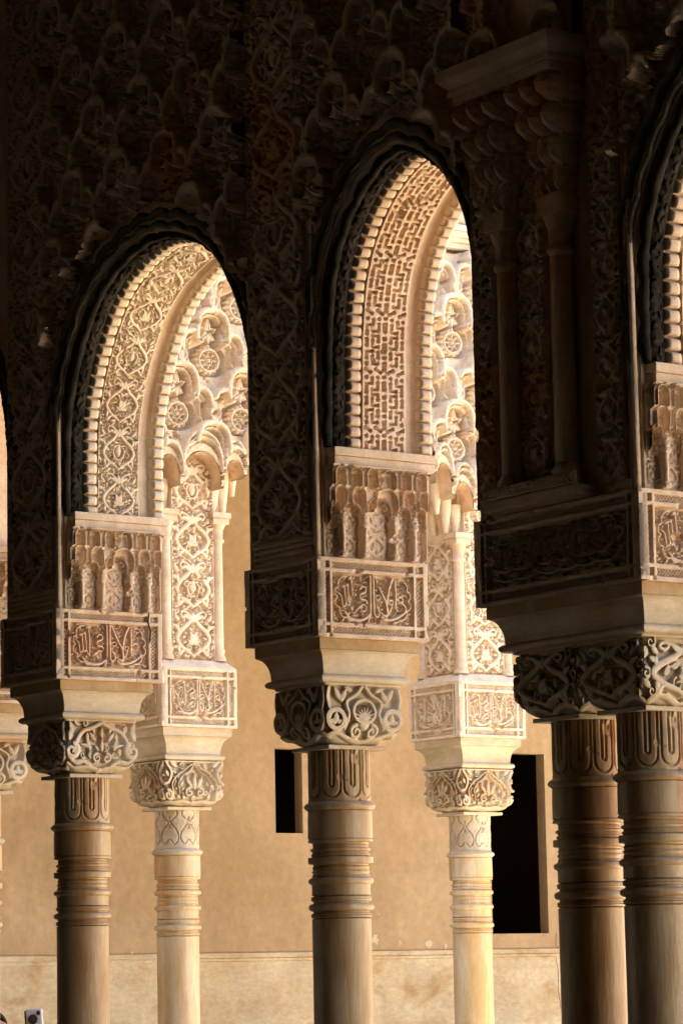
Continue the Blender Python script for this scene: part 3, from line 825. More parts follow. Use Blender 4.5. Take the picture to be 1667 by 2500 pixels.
def arch(label, uc, half, k, kind, billet_n, left_pad=.035, right_pad=.035, field=True, group='arches of the near arcade', ax=0.0, ay=2.665):
    t = thing('stucco_arch', label, 'arch', uc, 0, -EYE, group)
    Z = EYE
    C = Curve(half, k)
    hw = half[-2][0]*k
    cu = lambda name, me, m: link(name, me, m, t, (0, 0, Z))
    # smooth soffit shell under the ornaments: (offset into the wall, v)
    n = 150
    tt = np.linspace(0, C.L, n); p, nr, g = C.at(tt)
    def shell(name, sec, m, smooth=True):
        P = []; Q = []
        for off, v in sec:
            P.append(np.stack([p[:, 0]-nr[:, 0]*off, np.full(n, v), p[:, 1]-nr[:, 1]*off], -1))
        idx = np.arange(n*len(sec)).reshape(len(sec), n)
        Q = np.stack([idx[:-1, :-1], idx[1:, :-1], idx[1:, 1:], idx[:-1, 1:]], -1).reshape(-1, 4)
        return cu(name, npmesh(name, np.concatenate(P), Q, smooth), m)
    st = 'pale_stucco' if kind == 'vine' else 'stucco'
    shell('soffit', [(.017, VF-.004), (.017, -.040), (.018, -.039), (.018, .126), (.028, .128), (.030, .150), (.028, .170), (.017, .172), (.017, VB)], 'stucco', False)
    # carved band
    bw = .158
    if kind == 'knot': R = knot_relief(bw, C.L, .0020)
    elif kind == 'vine':
        R = Relief(bw, C.L, .0021); arabesque(R, -bw/2+.005, bw/2-.005, .003, C.L-.003, .165, 21, .72, .020)
        R.rect(-1, -bw/2+.005, -1, 9, .9); R.rect(bw/2-.005, 1, -1, 9, .9)
    else: R = None
    if R is not None:
        def warp(P):
            q, nn, _ = C.at(P[:, 2]); hgt = -P[:, 1]-.017
            return np.stack([q[:, 0]+nn[:, 0]*hgt, P[:, 0]+.044, q[:, 1]+nn[:, 1]*hgt], -1)
        cu('carved_band', R.mesh('carved_band', .020, warp=warp), st)
    # billets along both edges, each a small scroll of its own
    rnd = random.Random(int(uc*1000))
    if 'billet' not in ME:
        P = []; Q = []
        prof = [(-.5, -.022), (-.49, .004), (-.42, .0125), (-.2, .0155), (.1, .0150), (.36, .0120), (.48, .005), (.5, -.022)]
        ys = [(-.5, .55), (-.46, .92), (-.2, 1.0), (.25, 1.0), (.46, .94), (.5, .6)]
        for y_, k_ in ys:
            for z_, x_ in prof: P.append(((x_+.022)*k_-.022, y_, z_*(.9+.1*k_)))
        n_ = len(prof)
        for a_ in range(len(ys)-1):
            for b_ in range(n_-1): Q.append((a_*n_+b_, (a_+1)*n_+b_, (a_+1)*n_+b_+1, a_*n_+b_+1))
        me_ = mesh('billet', P, Q+[tuple(range(n_)), tuple(reversed(range((len(ys)-1)*n_, len(ys)*n_)))], True)
        ME['billet'] = me_
    pitch = C.L/billet_n
    for i in range(billet_n):
        for (v0, v1) in ((VF, -.038), (.174, VB)):
            s = pitch*(i+.5)+rnd.uniform(-.0012, .0012)
            q, nn, _ = C.at(np.array([s])); q = q[0]; nn = nn[0]
            o = link('billet', copy_mat('billet', st), None, t, (q[0]-nn[0]*.010, (v0+v1)/2, q[1]-nn[1]*.010+Z))
            o.rotation_euler = (rnd.uniform(-.03, .03), math.atan2(-nn[1], nn[0]), 0)
            o.scale = (rnd.uniform(.80, 1.12), (v1-v0)*rnd.uniform(.90, 1.0), pitch*rnd.uniform(.88, .965))
    # blackish muqarnas moulding round the front edge
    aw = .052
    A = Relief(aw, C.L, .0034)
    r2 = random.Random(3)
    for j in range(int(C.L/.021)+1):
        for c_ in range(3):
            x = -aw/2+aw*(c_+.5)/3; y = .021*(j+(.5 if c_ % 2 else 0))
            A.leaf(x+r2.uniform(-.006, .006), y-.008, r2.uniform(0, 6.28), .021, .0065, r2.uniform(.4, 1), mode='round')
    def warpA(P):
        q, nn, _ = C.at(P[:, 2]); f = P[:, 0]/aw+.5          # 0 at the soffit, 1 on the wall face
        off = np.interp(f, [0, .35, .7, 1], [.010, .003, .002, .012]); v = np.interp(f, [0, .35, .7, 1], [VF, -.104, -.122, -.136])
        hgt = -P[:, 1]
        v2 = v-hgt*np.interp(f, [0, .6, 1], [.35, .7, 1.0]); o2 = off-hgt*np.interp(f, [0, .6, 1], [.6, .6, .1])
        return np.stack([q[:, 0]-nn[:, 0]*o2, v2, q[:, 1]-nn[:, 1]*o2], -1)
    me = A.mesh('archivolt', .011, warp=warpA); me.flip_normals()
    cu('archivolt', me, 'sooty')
    # wavy hood moulding outside it, coloured dark so it shows less court light
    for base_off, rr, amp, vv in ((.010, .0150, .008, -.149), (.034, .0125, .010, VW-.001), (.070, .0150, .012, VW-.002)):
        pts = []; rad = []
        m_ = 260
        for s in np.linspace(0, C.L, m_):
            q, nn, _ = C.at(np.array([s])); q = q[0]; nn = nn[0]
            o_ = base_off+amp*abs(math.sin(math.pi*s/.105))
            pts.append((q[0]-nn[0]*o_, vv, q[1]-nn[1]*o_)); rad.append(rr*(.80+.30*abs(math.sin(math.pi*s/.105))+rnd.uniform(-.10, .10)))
        cu('hood_moulding', tube('hood_moulding', pts, rad, 8), 'sooty' if base_off < .02 else 'dimmed_hood')
    # wall plates in front and behind, with the arch cut out of them
    xl, xr = -hw-left_pad, hw+right_pad
    if hw < .2: xl, xr = -hw-.03, hw+.03
    for nm, v, off, fl in (('wall_face', VW, .020, False), ('court_face', VB-.004, .010, True)):
        ins = [(p[i, 0]-nr[i, 0]*off, p[i, 1]-nr[i, 1]*off) for i in range(n)]
        P = []; Q = []
        for i, (x, z) in enumerate(ins):
            f = i/(n-1)
            if f < .3: q = (xl, IMP+(ZTOP-IMP)*f/.3)
            elif f > .7: q = (xr, IMP+(ZTOP-IMP)*(1-f)/.3)
            else: q = (xl+(xr-xl)*(f-.3)/.4, ZTOP)
            P += [(x, v, z), (q[0], v, q[1])]
        for i in range(n-1):
            f4 = (2*i, 2*i+1, 2*i+3, 2*i+2)
            Q.append(f4[::-1] if not fl else f4)
        me = npmesh(nm, np.array(P), np.array(Q), False); me.flip_normals()
        cu(nm, me, 'old_stucco')
    if field:
        # sebka field over the arch
        zb = 1.9; h = 3.5-zb; w = xr-xl
        px, dy = .290, .212
        un = sebka_units(xl, xr, 0, h, ax, ay-zb, px, dy)
        R = sebka_relief(w, h, .0048, un, px, dy, fat=1.1)
        rnd = random.Random(4); R.fill(rnd, -w/2, w/2, 0, h, .030, 5000, .22, .35)
        X, Y = np.meshgrid(R.x, R.y+zb)
        off = .108
        ox, oz = p[:, 0]-nr[:, 0]*off, p[:, 1]-nr[:, 1]*off
        up = np.interp(X, ox, oz, left=0, right=0)
        keep = (Y > up)
        cu('sebka_field', R.mesh('sebka_field', .075, keep), 'old_stucco').location = (0, VW-.003, Z+zb)
        for ux, uy in un:
            for key, dy_, in (('flower', -.150),):
                zc = zb+uy+dy_+.06
                if abs(ux) < w/2-.05 and 0 < uy+dy_ < h-.13 and zc > np.interp(ux, ox, oz)+.05:
                    link(key, copy_mat(key, 'old_stucco'), None, t, (ux, VW-.004, Z+zb+uy+dy_), 0, (1, 2.3, 1))
    return t

# ------------------------------------------------------------------ piers of the near arcade
ME['strip_B'] = strip_panel('wall_strip', .312, 2.2, .27, 31, .0036, .022, .62, .030)
def near_pier(label, u, wu, wv, double=False, dz=0.0, group='piers of the near arcade', v=0.0):
    t = thing('arcade_pier', label, 'pier', u, v, -EYE, group)
    Z = EYE+dz
    hu, hv = wu/2, wv/2
    k = hu-WU/2
    for part, m in (('fascia', 'ochre_band'), ('cavetto', 'marble'), ('torus', 'marble')):
        key = '%s_%d' % (part, double)
        if key not in ME: ME[key] = abacus_mesh(part, part, .173+(.150 if double else 0), .180)
        link('abacus_'+part, copy_mat(key, m), None, t, (0, 0, Z))
    # inscription block: core and a carved face on every side
    b = link('inscription_block', boxmesh('inscription_block', -hu+.0215, hu-.0215, -hv+.0215, hv-.0215, ZB, ZT, .001), 'stucco', t, (0, 0, Z))
    sfront = wu/.689 if double else wu/WV
    link('carved_face', copy_mat('block_long' if double else 'block_short', 'old_stucco' if True else ''), None, b, (0, -hv+.023, ZB), 0, (sfront, 1, 1))
    link('carved_face', copy_mat('block_short2' if u < -.5 or u > 2 else 'block_short', 'stucco'), None, b, (hu-.023, 0, ZB), math.pi/2, (wv/WV, 1, 1))
    link('carved_face', copy_mat('block_short', 'stucco'), None, b, (-hu+.023, 0, ZB), -math.pi/2, (wv/WV, 1, 1))
    # core above
    link('core', boxmesh('core', -hu+.02, hu-.022, VW+.02, .2, ZT, ZTOP), 'old_stucco', t, (0, 0, Z))
    link('core_face', boxmesh('core_face', -hu+.03, hu-.03, VW, VW+.0195, ZT+.002, ZTOP), 'old_stucco', t, (0, 0, Z))
    # niche panels on both jambs with their imposts
    for s in (1, -1):
        link('niche_panel', copy_mat('niche', 'stucco'), None, t, (s*(hu-.024), .025, Z+ZT+.004), s*math.pi/2)
        bm = bmesh.new(); x0, x1 = sorted((s*(hu-.03), s*(hu+.012)))
        box(bm, x0, x1, -.138, .228, ZT+.276, ZT+.303, .004); x0, x1 = sorted((s*(hu-.03), s*(hu+.018)))
        box(bm, x0, x1, -.142, .230, ZT+.3035, IMP-.001, .003)
        link('impost', bmesh_to('impost', bm), 'stucco', t, (0, 0, Z))
    # thin mouldings beside the strip
    for s in (-1, 1):
        for du, r in ((.022, .0085), (.040, .006)):
            link('edge_moulding', tube('edge_moulding', [(s*(hu-du), VW-.004, ZT+.002), (s*(hu-du), VW-.004, 2.4), (s*(hu-du), VW-.004, ZTOP)], r, 8), 'old_stucco', t, (0, 0, Z))
    if not double:
        link('wall_strip', copy_mat('strip_B', 'old_stucco'), None, t, (0, VW-.004, Z+ZT+.075), 0, ((wu-.09)/.312, 1, 1))
        bm = bmesh.new()
        for i, q in enumerate((.004, .022, .040, .056)): box(bm, -hu+.035, hu-.035, VW-.010-.003*(i % 2), VW-.0005, ZT+q, ZT+q+.012, .003)
        link('strip_sill', bmesh_to('strip_sill', bm), 'old_stucco', t, (0, 0, Z))
    else:
        for key, w_, x_ in (('s1', .085, -.285), ('s2', .120, -.075), ('s3', .105, .238)):
            if key not in ME: ME[key] = strip_panel('wall_strip', w_, 2.2, w_*1.25, int(w_*1000), .0042, .018, 1.0, .026)
            link('wall_strip', copy_mat(key, 'old_stucco'), None, t, (x_, VW-.004, Z+ZT+.03+(.06 if x_ > -.1 and x_ < .2 else 0)))
        # sill, colonnettes, brackets and cornice of the double pier
        bm = bmesh.new(); box(bm, -.235, .165, VW-.075, VW, ZT+.004, ZT+.034, .006)
        link('colonnette_sill', bmesh_to('colonnette_sill', bm), 'old_stucco', t, (0, 0, Z))
        gr = Relief(.39, .03, .0025); guilloche(gr, -.19, .19, .002, .028, .0025)
        link('guilloche_strip', gr.mesh('guilloche_strip', .006), 'old_stucco', t, (-.035, VW-.077, Z+ZT+.036))
        for i, x_ in enumerate((-.155, .075)):
            y_ = VW-.030
            sh = link('colonnette', lathe('colonnette', [(.030, ZT+.10), (.030, 1.5), (.029, 1.86)], 20), 'old_stucco', t, (x_, y_, Z))
            link('colonnette_base', lathe('colonnette_base', [(.046, ZT+.034), (.046, ZT+.05), (.036, ZT+.06), (.042, ZT+.072), (.042, ZT+.082), (.030, ZT+.102)], 20), 'old_stucco', sh)
            link('colonnette_capital', lathe('colonnette_capital', [(.030, 1.855), (.038, 1.865), (.038, 1.88), (.031, 1.885), (.034, 1.93), (.046, 1.965)], 20), 'old_stucco', sh)
            bm = bmesh.new(); box(bm, -.046, .046, -.046, .05, 1.965, 2.02, .008)
            link('colonnette_block', bmesh_to('colonnette_block', bm), 'old_stucco', sh)
            # stacked bracket cells stepping out to the cornice
            bm = bmesh.new()
            for j, (z0, z1, wd, dp) in enumerate(((2.02, 2.10, .05, .052), (2.10, 2.18, .065, .07), (2.18, 2.26, .082, .09), (2.26, 2.335, .098, .110))):
                for a_ in (-1, 0, 1):
                    cx = a_*wd*.66; m_ = Matrix.Translation((cx, -.0-.01*j, (z0+z1)/2)) @ Matrix.Diagonal((wd*.34, dp*.9, (z1-z0)*.62, 1))
                    bmesh.ops.create_icosphere(bm, subdivisions=2, radius=1, matrix=m_)
                box(bm, -wd, wd, -dp*.55, .03, z1-.016, z1, .003)
            link('bracket', bmesh_to('bracket', bm), 'old_stucco', t, (x_, y_, Z))
        bm = bmesh.new()
        for z0, z1, ex in ((2.335, 2.36, .0), (2.36, 2.375, .012), (2.40, 2.43, .035)): box(bm, -.255-ex, .165+ex, VW-.125-ex, VW, z0, z1-.0005, .003)
        P0 = [(-.26, VW-.13, 2.3755), (.17, VW-.13, 2.3755), (.17, VW, 2.3755), (-.26, VW, 2.3755), (-.285, VW-.155, 2.3995), (.195, VW-.155, 2.3995), (.195, VW, 2.3995), (-.285, VW, 2.3995)]
        vs = [bm.verts.new(q) for q in P0]
        for f in ((0, 1, 5, 4), (1, 2, 6, 5), (3, 0, 4, 7)): bm.faces.new([vs[i] for i in f])
        link('cornice', bmesh_to('cornice', bm), 'old_stucco', t, (0, 0, Z))
        R = sebka_relief(.42, 1.1, .005, sebka_units(-.21, .21, 0, 1.1, 0.02, .3, .28, .21), .28, .21)
        link('upper_panel', R.mesh('upper_panel', .05), 'old_stucco', t, (-.045, VW-.05, Z+2.44))
    return t

UA, UC_, UF, UG = -1.533, 1.2925, -2.285, 3.2
near_pier('middle near pier, its calligraphy block framed by ochre plaster at the picture centre', 0, WU, WV)
near_pier('near pier at the left edge of the view with lit calligraphy block', UA, .3846, .412, dz=.012, v=.006)
pl = bpy.data.objects['arcade_pier.001']
link('crack', tube('crack', [(.1935, .155, ZT+.002), (.1945, .150, ZT-.03), (.1940, .160, ZT-.06), (.1945, .156, ZT-.10)], .0022, 5), 'wood', pl, (0, 0, EYE+.012))
near_pier('wide dark pier over the paired columns at the right', UC_, .689, WV, True)
near_pier('half hidden pier at the far left edge, behind the left pier', UF, .37, .40)
near_pier('pier beyond the right edge of the view, next after the paired columns', UG, WU, WV)

column('brown marble column with scallop shell capital, in the middle of the near arcade', 0, 0, 'shell', 'flute', True, group='near columns')
column('brown marble column at the left with pointed arch capital', UA, .006, 'arch', 'flute', True, dz=.012, group='near columns')
column('left column of the dark pair on the right', UC_-.135, 0, 'vine', 'flute', True, group='near columns')
column('right column of the dark pair on the right, cut by the picture edge', UC_+.135, 0, 'vine', 'flute', True, group='near columns')
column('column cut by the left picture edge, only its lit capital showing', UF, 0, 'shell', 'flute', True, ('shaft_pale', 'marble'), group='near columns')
column('column beyond the right edge of the view', UG, 0, 'arch', 'flute', True, group='near columns')

arch('left near arch with leafy arabesque soffit and pale toothed edge', -.7675, PA, 1.0, 'vine', 62, ax=-.085, ay=2.665)
arch('narrower right near arch with interlaced knot soffit and toothed edge', .571, PB, 1.0, 'knot', 58, ax=.10, ay=2.60)
arch('near arch at the right picture edge, only its lit left side in view', 2.321, PA, 1.19, 'knot', 66, ax=.05, ay=2.6)
arch('narrow arch at the left picture edge showing a lit sliver', -1.913, [(p[0]*.325, IMP+(p[1]-IMP)*.75) for p in PA], 1.0, 'plain', 34, field=False)

# ------------------------------------------------------------------ far arcade across the corner of the court
UD = -2.9025
FU = .180                                  # half depth of the far wall
VD, VE = 1.2334, 2.6952
FARV = [VD-1.462, VD, VE, VE+1.462]
def zedge(d):
    """lower edge of the pierced plate at distance d from a pier axis: pendants and lobes rising outwards"""
    lobes = [(0, .088, 1.945, 2.060), (.105, .205, 1.930, 2.035), (.215, .300, 1.990, 2.110), (.310, .395, 2.075, 2.215), (.405, .490, 2.19, 2.345), (.50, .585, 2.32, 2.49), (.595, .68, 2.46, 2.63), (.69, .80, 2.60, 2.74)]
    for i, (a, b, z0, z1) in enumerate(lobes):
        if d <= b:
            if d < a: return z0-.012
            if i == 0: q = d/b
            else: q = abs((d-(a+b)/2)/((b-a)/2))
            return z0+(z1-z0)*math.sqrt(max(0, 1-q*q*.96))
    return 2.74
def near_axis(v): return min(abs(v-c) for c in FARV)
def zback(d):
    """lower edge of the wall behind the plate"""
    if d < .150: return 1.80
    q = min(1, (d-.150)/.58)
    k = (d-.150)/.075
    return 1.84+.80*math.sin(q*math.pi/2)**.9+.016*abs(math.sin(math.pi*k))
t = thing('sebka_wall', 'sunlit pierced stucco wall with lobed hoods, flowers and rosettes over the far columns', 'wall', UD, 0)
def vslab(name, zf, u0, u1, v0, v1, step, top, m, parent):
    vs = np.arange(v0, v1+1e-6, step); n = len(vs)
    zs = np.array([zf(near_axis(v)) for v in vs])
    P = np.concatenate([np.stack([np.full(n, u1), vs, zs], -1), np.stack([np.full(n, u1), vs, np.full(n, top)], -1), np.stack([np.full(n, u0), vs, zs], -1), np.stack([np.full(n, u0), vs, np.full(n, top)], -1)])
    i = np.arange(n-1)
    Q = np.concatenate([np.stack([i, i+1, n+i+1, n+i], -1), np.stack([2*n+i+1, 2*n+i, 3*n+i, 3*n+i+1], -1), np.stack([2*n+i, 2*n+i+1, i+1, i], -1)])
    return link(name, npmesh(name, P, Q, False), m, parent, (0, 0, EYE))
vslab('lobed_plate', zedge, FU-.075, FU-.052, -.6, 5.0, .004, 3.9, 'stucco', t)
_v = np.arange(-.6, 5.0, .004); _z = np.array([zedge(near_axis(q))+.0008 for q in _v]); _n = len(_v); _i = np.arange(_n-1)
link('lobed_edge', npmesh('lobed_edge', np.concatenate([np.stack([np.full(_n, FU-.075), _v, _z], -1), np.stack([np.full(_n, FU+.038), _v, _z], -1)]), np.stack([_i, _i+1, _n+_i+1, _n+_i], -1), False), 'stucco', t, (0, 0, EYE))
vslab('backing_wall', zback, -FU, FU-.077, -.6, 5.0, .006, 3.9, 'stucco', t)
for key, v0, v1, ax, ay in (('D', .55, 1.96, 1.283, 2.645), ('E', 1.964, 3.45, 2.515, 2.845)):
    w = v1-v0; zb = 1.85; h = 3.05-zb; vc = (v0+v1)/2
    px, dy = .302, .230
    un = sebka_units(-w/2, w/2, 0, h, ax-vc, ay-zb, px, dy)
    R = sebka_relief(w, h, .0034, un, px, dy, fat=.80)
    zed = np.array([zedge(near_axis(x+vc)) for x in R.x])
    # moulding along the lobed edge
    pts = [(x, z-zb+.012) for x, z in zip(R.x, zed)]
    band = np.clip(1-np.abs((R.y[:, None]-(zed-zb+.022)[None, :])/.022), 0, 1)
    R.H = np.where(R.y[:, None] < (zed-zb+.044)[None, :], np.maximum(.55*sstep(band*2.5), 0), R.H)
    for o_, r_ in ((.060, .005), (.082, .008)):
        R.line([(x, z-zb+o_) for x, z in zip(R.x, zed)], r_, .8, 'soft')
    pocket = np.zeros(R.H.shape, bool)
    for ux, uy in un:
        XX = (R.x[None, :]-ux)/.066; YY = (R.y[:, None]-(uy-.085))/.075
        pocket |= (XX**2+YY**2 < 1)
        XX = (R.x[None, :]-ux)/.088; YY = (R.y[:, None]-(uy-.205))/.062
        pocket |= (np.abs(XX)**3+np.abs(YY)**3 < 1)
    edge = R.y[:, None] < (zed-zb+.10)[None, :]
    R.H = np.where((R.H < .06) & pocket & ~edge, 0, .44+.56*R.H)
    keep = (R.y[:, None] > (zed-zb+.001)[None, :])
    link('sebka_panel', R.mesh('sebka_panel', .120, keep), 'pale_stucco', t, (FU-.050, vc, EYE+zb), math.pi/2)
    for ux, uy in un:
        for nm, o_ in (('flower', -.150), ('rosette', -.268)):
            if abs(ux) < w/2-.05 and 0 < uy+o_ < h-.14 and zb+uy+o_ > zedge(near_axis(ux+vc))+.035:
                link(nm, copy_mat(nm, 'pale_stucco'), None, t, (FU-.049, vc+ux, EYE+zb+uy+o_), math.pi/2, (1, 3.0, 1))
# cornice and frieze above the lattice
bm = bmesh.new()
for z0, z1, ex in ((3.055, 3.08, .03), (3.08, 3.10, .045), (3.10, 3.125, .06), (3.125, 3.15, .075)): box(bm, FU-.01, FU+ex, -.6, 5.0, z0, z1-.0005, .003)
link('string_cornice', bmesh_to('string_cornice', bm), 'pale_stucco', t, (0, 0, EYE))
R = Relief(1.5, .5, .006); arabesque(R, -.75, .75, .01, .49, .24, 40, .35, .06)
link('frieze', R.mesh('frieze', .03), 'pale_stucco', t, (FU+.004, 2.7, EYE+3.17), math.pi/2)

PANEL = strip_panel('arabesque_panel', .196, .80, .200, 52, .0021, .025, .80, .022)
ME['panel'] = PANEL
def far_pier(label, v, i):
    p = thing('carved_pier', label, 'pier', UD, v, -EYE, 'piers of the far arcade')
    Z = EYE-.004
    hu, hv = .180, .176
    for part, m in (('fascia', 'ochre_band'), ('cavetto', 'marble'), ('torus', 'marble')):
        key = 'far_'+part
        if key not in ME: ME[key] = abacus_mesh(part, part, .164, .160)
        link('abacus_'+part, copy_mat(key, 'marble' if part == 'fascia' else m), None, p, (0, 0, Z))
    b = link('inscription_block', boxmesh('inscription_block', -hu+.0215, hu-.0215, -hv+.0215, hv-.0215, ZB, ZT, .001), 'stucco', p, (0, 0, Z))
    link('carved_face', copy_mat('block_far', 'pale_stucco'), None, b, (0, -hv+.023, ZB), 0, (2*hu/WV, 1, 1))
    link('carved_face', copy_mat('block_far', 'pale_stucco'), None, b, (hu-.023, 0, ZB), math.pi/2, (2*hv/WV, 1, 1))
    bm = bmesh.new()
    pr = [(-.135, -.130, ZT+.040), (.135, .130, ZT+.040)]
    me = rectloft('sloping_ledge', [(.140, .136, ZT+.036), (.150, .146, ZT+.030), (hu-.002, hv-.002, ZT+.004), (hu-.002, hv-.002, ZT)])
    bm.free()
    link('sloping_ledge', me, 'pale_stucco', p, (0, 0, Z))
    link('core', boxmesh('core', -.128, .118, -.114, .114, ZT+.03, 2.1), 'stucco', p, (0, 0, Z))
    for rz, loc in ((math.pi/2, (.119, 0, Z+ZT+.042)), (0, (0, -.115, Z+ZT+.042))):
        link('arabesque_panel', copy_mat('panel', 'pale_stucco'), None, p, loc, rz)
    for su in (1, -1):
        for sv in (-1, 1):
            c = link('colonnette', lathe('colonnette', [(.0235, ZT+.085), (.0235, 1.5), (.0225, 1.715)], 20), 'stucco', p, (su*.128, sv*.122, Z))
            link('colonnette_base', lathe('colonnette_base', [(.033, ZT+.034), (.033, ZT+.045), (.025, ZT+.060), (.027, ZT+.070), (.029, ZT+.076), (.023, ZT+.088)], 20), 'stucco', c)
            cp = link('colonnette_capital', lathe('colonnette_capital', [(.0225, 1.712), (.030, 1.718), (.030, 1.728), (.024, 1.733), (.026, 1.765), (.037, 1.79)], 20), 'stucco', c)
            bm = bmesh.new(); box(bm, -.038, .038, -.038, .038, 1.788, 1.812, .003); box(bm, -.044, .044, -.044, .044, 1.8125, 1.835, .003)
            link('colonnette_block', bmesh_to('colonnette_block', bm), 'stucco', c)
    # fluted springers between the colonnettes and the lobed plate
    for sv in (-1, 1):
        for j, (d0, z0, z1, r) in enumerate(((.118, 1.835, 1.96, .030), (.168, 1.84, 2.03, .028), (.214, 1.92, 2.08, .026))):
            pr = [(r*.35, z0-.005)] + [(r*(.35+.65*math.sin(q/6*math.pi/2)), z0+(z1-z0)*q/6) for q in range(1, 7)]
            for uu in (.105, .02, -.07):
                link('springer', lathe('springer', pr, 14), 'pale_stucco', p, (uu, sv*d0, Z))
    return p
far_pier('far carved pier at the left, with two colonnettes and a bright arabesque panel', VD, 0)
far_pier('far carved pier at the right, half covered by the dark double pier', VE, 1)
far_pier('far carved pier hidden behind the left near pier', FARV[0], 2)
far_pier('far carved pier out of view behind the dark paired columns', FARV[3], 3)
for v, lab in ((VD, 'slender honey marble column at the left of the far arcade'), (VE, 'slender honey marble column at the right beside the dark window'), (FARV[0], 'far column hidden behind the left near pier'), (FARV[3], 'far column out of view behind the dark pair')):
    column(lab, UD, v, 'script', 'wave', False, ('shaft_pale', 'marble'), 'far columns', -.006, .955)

# ------------------------------------------------------------------ gallery wall with its windows
UWALL = -5.4
t = thing('gallery_wall', 'ochre plastered back wall with two dark window openings', 'wall', UWALL, 0)
CORN = .068
wins = [(3.371, 3.537, .694, 1.121), (4.735, 5.112, .178, 1.134)]
def wall_cells():
    vs = sorted({-2.0, 14.0, *[w for q in wins for w in q[:2]]}); zs = sorted({CORN+.03, 4.2, *[w for q in wins for w in q[2:]]})
    P = []; F = []
    for a, b in zip(vs[:-1], vs[1:]):
        for c, d in zip(zs[:-1], zs[1:]):
            if any(q[0]-1e-6 <= a and b <= q[1]+1e-6 and q[2]-1e-6 <= c and d <= q[3]+1e-6 for q in wins): continue
            i = len(P); P += [(0, a, c), (0, b, c), (0, b, d), (0, a, d)]; F.append((i, i+1, i+2, i+3))
    return mesh('upper_plaster', P, F)
link('upper_plaster', wall_cells(), 'plaster', t, (0, 0, EYE))
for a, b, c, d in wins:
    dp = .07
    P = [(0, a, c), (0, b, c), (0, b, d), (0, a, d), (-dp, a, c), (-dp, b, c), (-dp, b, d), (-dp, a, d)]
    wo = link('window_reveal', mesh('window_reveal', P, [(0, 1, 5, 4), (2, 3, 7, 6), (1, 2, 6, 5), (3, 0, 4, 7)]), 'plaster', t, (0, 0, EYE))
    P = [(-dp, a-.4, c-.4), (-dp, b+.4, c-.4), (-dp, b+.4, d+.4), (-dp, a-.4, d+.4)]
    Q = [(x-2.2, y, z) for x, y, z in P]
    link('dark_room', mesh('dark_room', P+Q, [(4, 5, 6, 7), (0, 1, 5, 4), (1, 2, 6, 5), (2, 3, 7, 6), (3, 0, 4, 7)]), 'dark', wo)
bm = bmesh.new(); box(bm, -.02, .022, -2, 14, CORN+.004, CORN+.030, .008); box(bm, -.02, .012, -2, 14, CORN-.012, CORN+.0035, .004)
link('string_course', bmesh_to('string_course', bm), 'dado', t, (0, 0, EYE))
link('dado', boxmesh('dado', -.02, .004, -2, 14, -EYE, CORN-.0125), 'dado', t, (0, 0, EYE))
rp = random.Random(2)
for v_, z_, sz in ((3.97, .155, .035), (4.13, .13, .022), (4.31, .13, .030), (4.42, .115, .018), (2.52, .10, .016), (3.80, .40, .010), (2.2, .30, .012), (4.0, .285, .008)):
    n_ = 14; P = [(0.0025, v_+sz*rp.uniform(.4, 1)*math.cos(6.283*i/n_)*.8, z_+sz*rp.uniform(.4, 1.2)*math.sin(6.283*i/n_)) for i in range(n_)]
    link('flaked_patch', mesh('flaked_patch', P, [tuple(range(n_))]), 'dado', t, (0, 0, EYE))
pts = [(.003, 5.16, .18), (.003, 5.155, .12), (.003, 5.17, .085)]
link('crack', tube('crack', pts, .0012, 5), 'wood', t, (0, 0, EYE))
pts = [(.006, 5.15, .05), (.006, 5.165, -.03), (.006, 5.16, -.12), (.006, 5.175, -.22)]
link('crack', tube('crack', pts, .0012, 5), 'wood', t, (0, 0, EYE))

# ------------------------------------------------------------------ ground, floors, roofs and the hall round the camera
def struct(name, P, F, m):
    o = link(name, mesh(name, [W(p[0], p[1], p[2]-EYE) for p in P], F), m); o['kind'] = 'structure'; return o
def sheet(name, u0, u1, v0, v1, z, m): return struct(name, [(u0, v0, z), (u1, v0, z), (u1, v1, z), (u0, v1, z)], [(0, 1, 2, 3)], m)
sheet('ground', -200, 200, -200, 200, -.012, 'ground')
sheet('court_floor', -2.5, 30, .45, 16, -.004, 'ground')
sheet('gallery_floor', -5.4, -2.5, -2, 14, 0.0, 'paving')
sheet('hall_floor', -3.4, 11, -9, .45, 0.0, 'paving')
def slab(name, u0, u1, v0, v1, z0, z1, m, label=None, cat=None):
    P = [(u0, v0, z0), (u1, v0, z0), (u1, v1, z0), (u0, v1, z0), (u0, v0, z1), (u1, v0, z1), (u1, v1, z1), (u0, v1, z1)]
    o = link(name, mesh(name, [W(p[0], p[1], p[2]-EYE) for p in P], [(0, 3, 2, 1), (4, 5, 6, 7), (0, 1, 5, 4), (1, 2, 6, 5), (2, 3, 7, 6), (3, 0, 4, 7)]), m)
    if label: tag(o, label, cat)
    else: o['kind'] = 'structure'
    return o
ZC = ZTOP+EYE
slab('hall_ceiling', -3.4, 11, -9, .45, ZC, ZC+.25, 'wood')
slab('gallery_roof', -5.8, -2.55, -2, 14, 5.5, 5.7, 'wood')
slab('hall_wall', -3.6, -3.25, -9, -3.50, 0, ZC-.001, 'hallwall', 'dim plaster wall at the far left beyond the added side opening for light, outside the view', 'wall')
slab('hall_wall', -3.6, -3.25, -2.9, -.3, 0, ZC-.001, 'hallwall', 'dim plaster wall between the added side opening for light and the near arcade, outside the view', 'wall')
slab('hall_wall', -3.6, -3.25, -3.50, -2.9, 2.6, ZC-.001, 'hallwall', 'plaster over the added side opening for light at the far left, outside the view', 'wall')  # unseen gap below, added to rake light across the near arcade
slab('hall_wall', UG+.2, 11, -.18, .22, 0, ZC-.001, 'hallwall', 'solid plaster wall continuing the near arcade to the right, outside the view', 'wall')
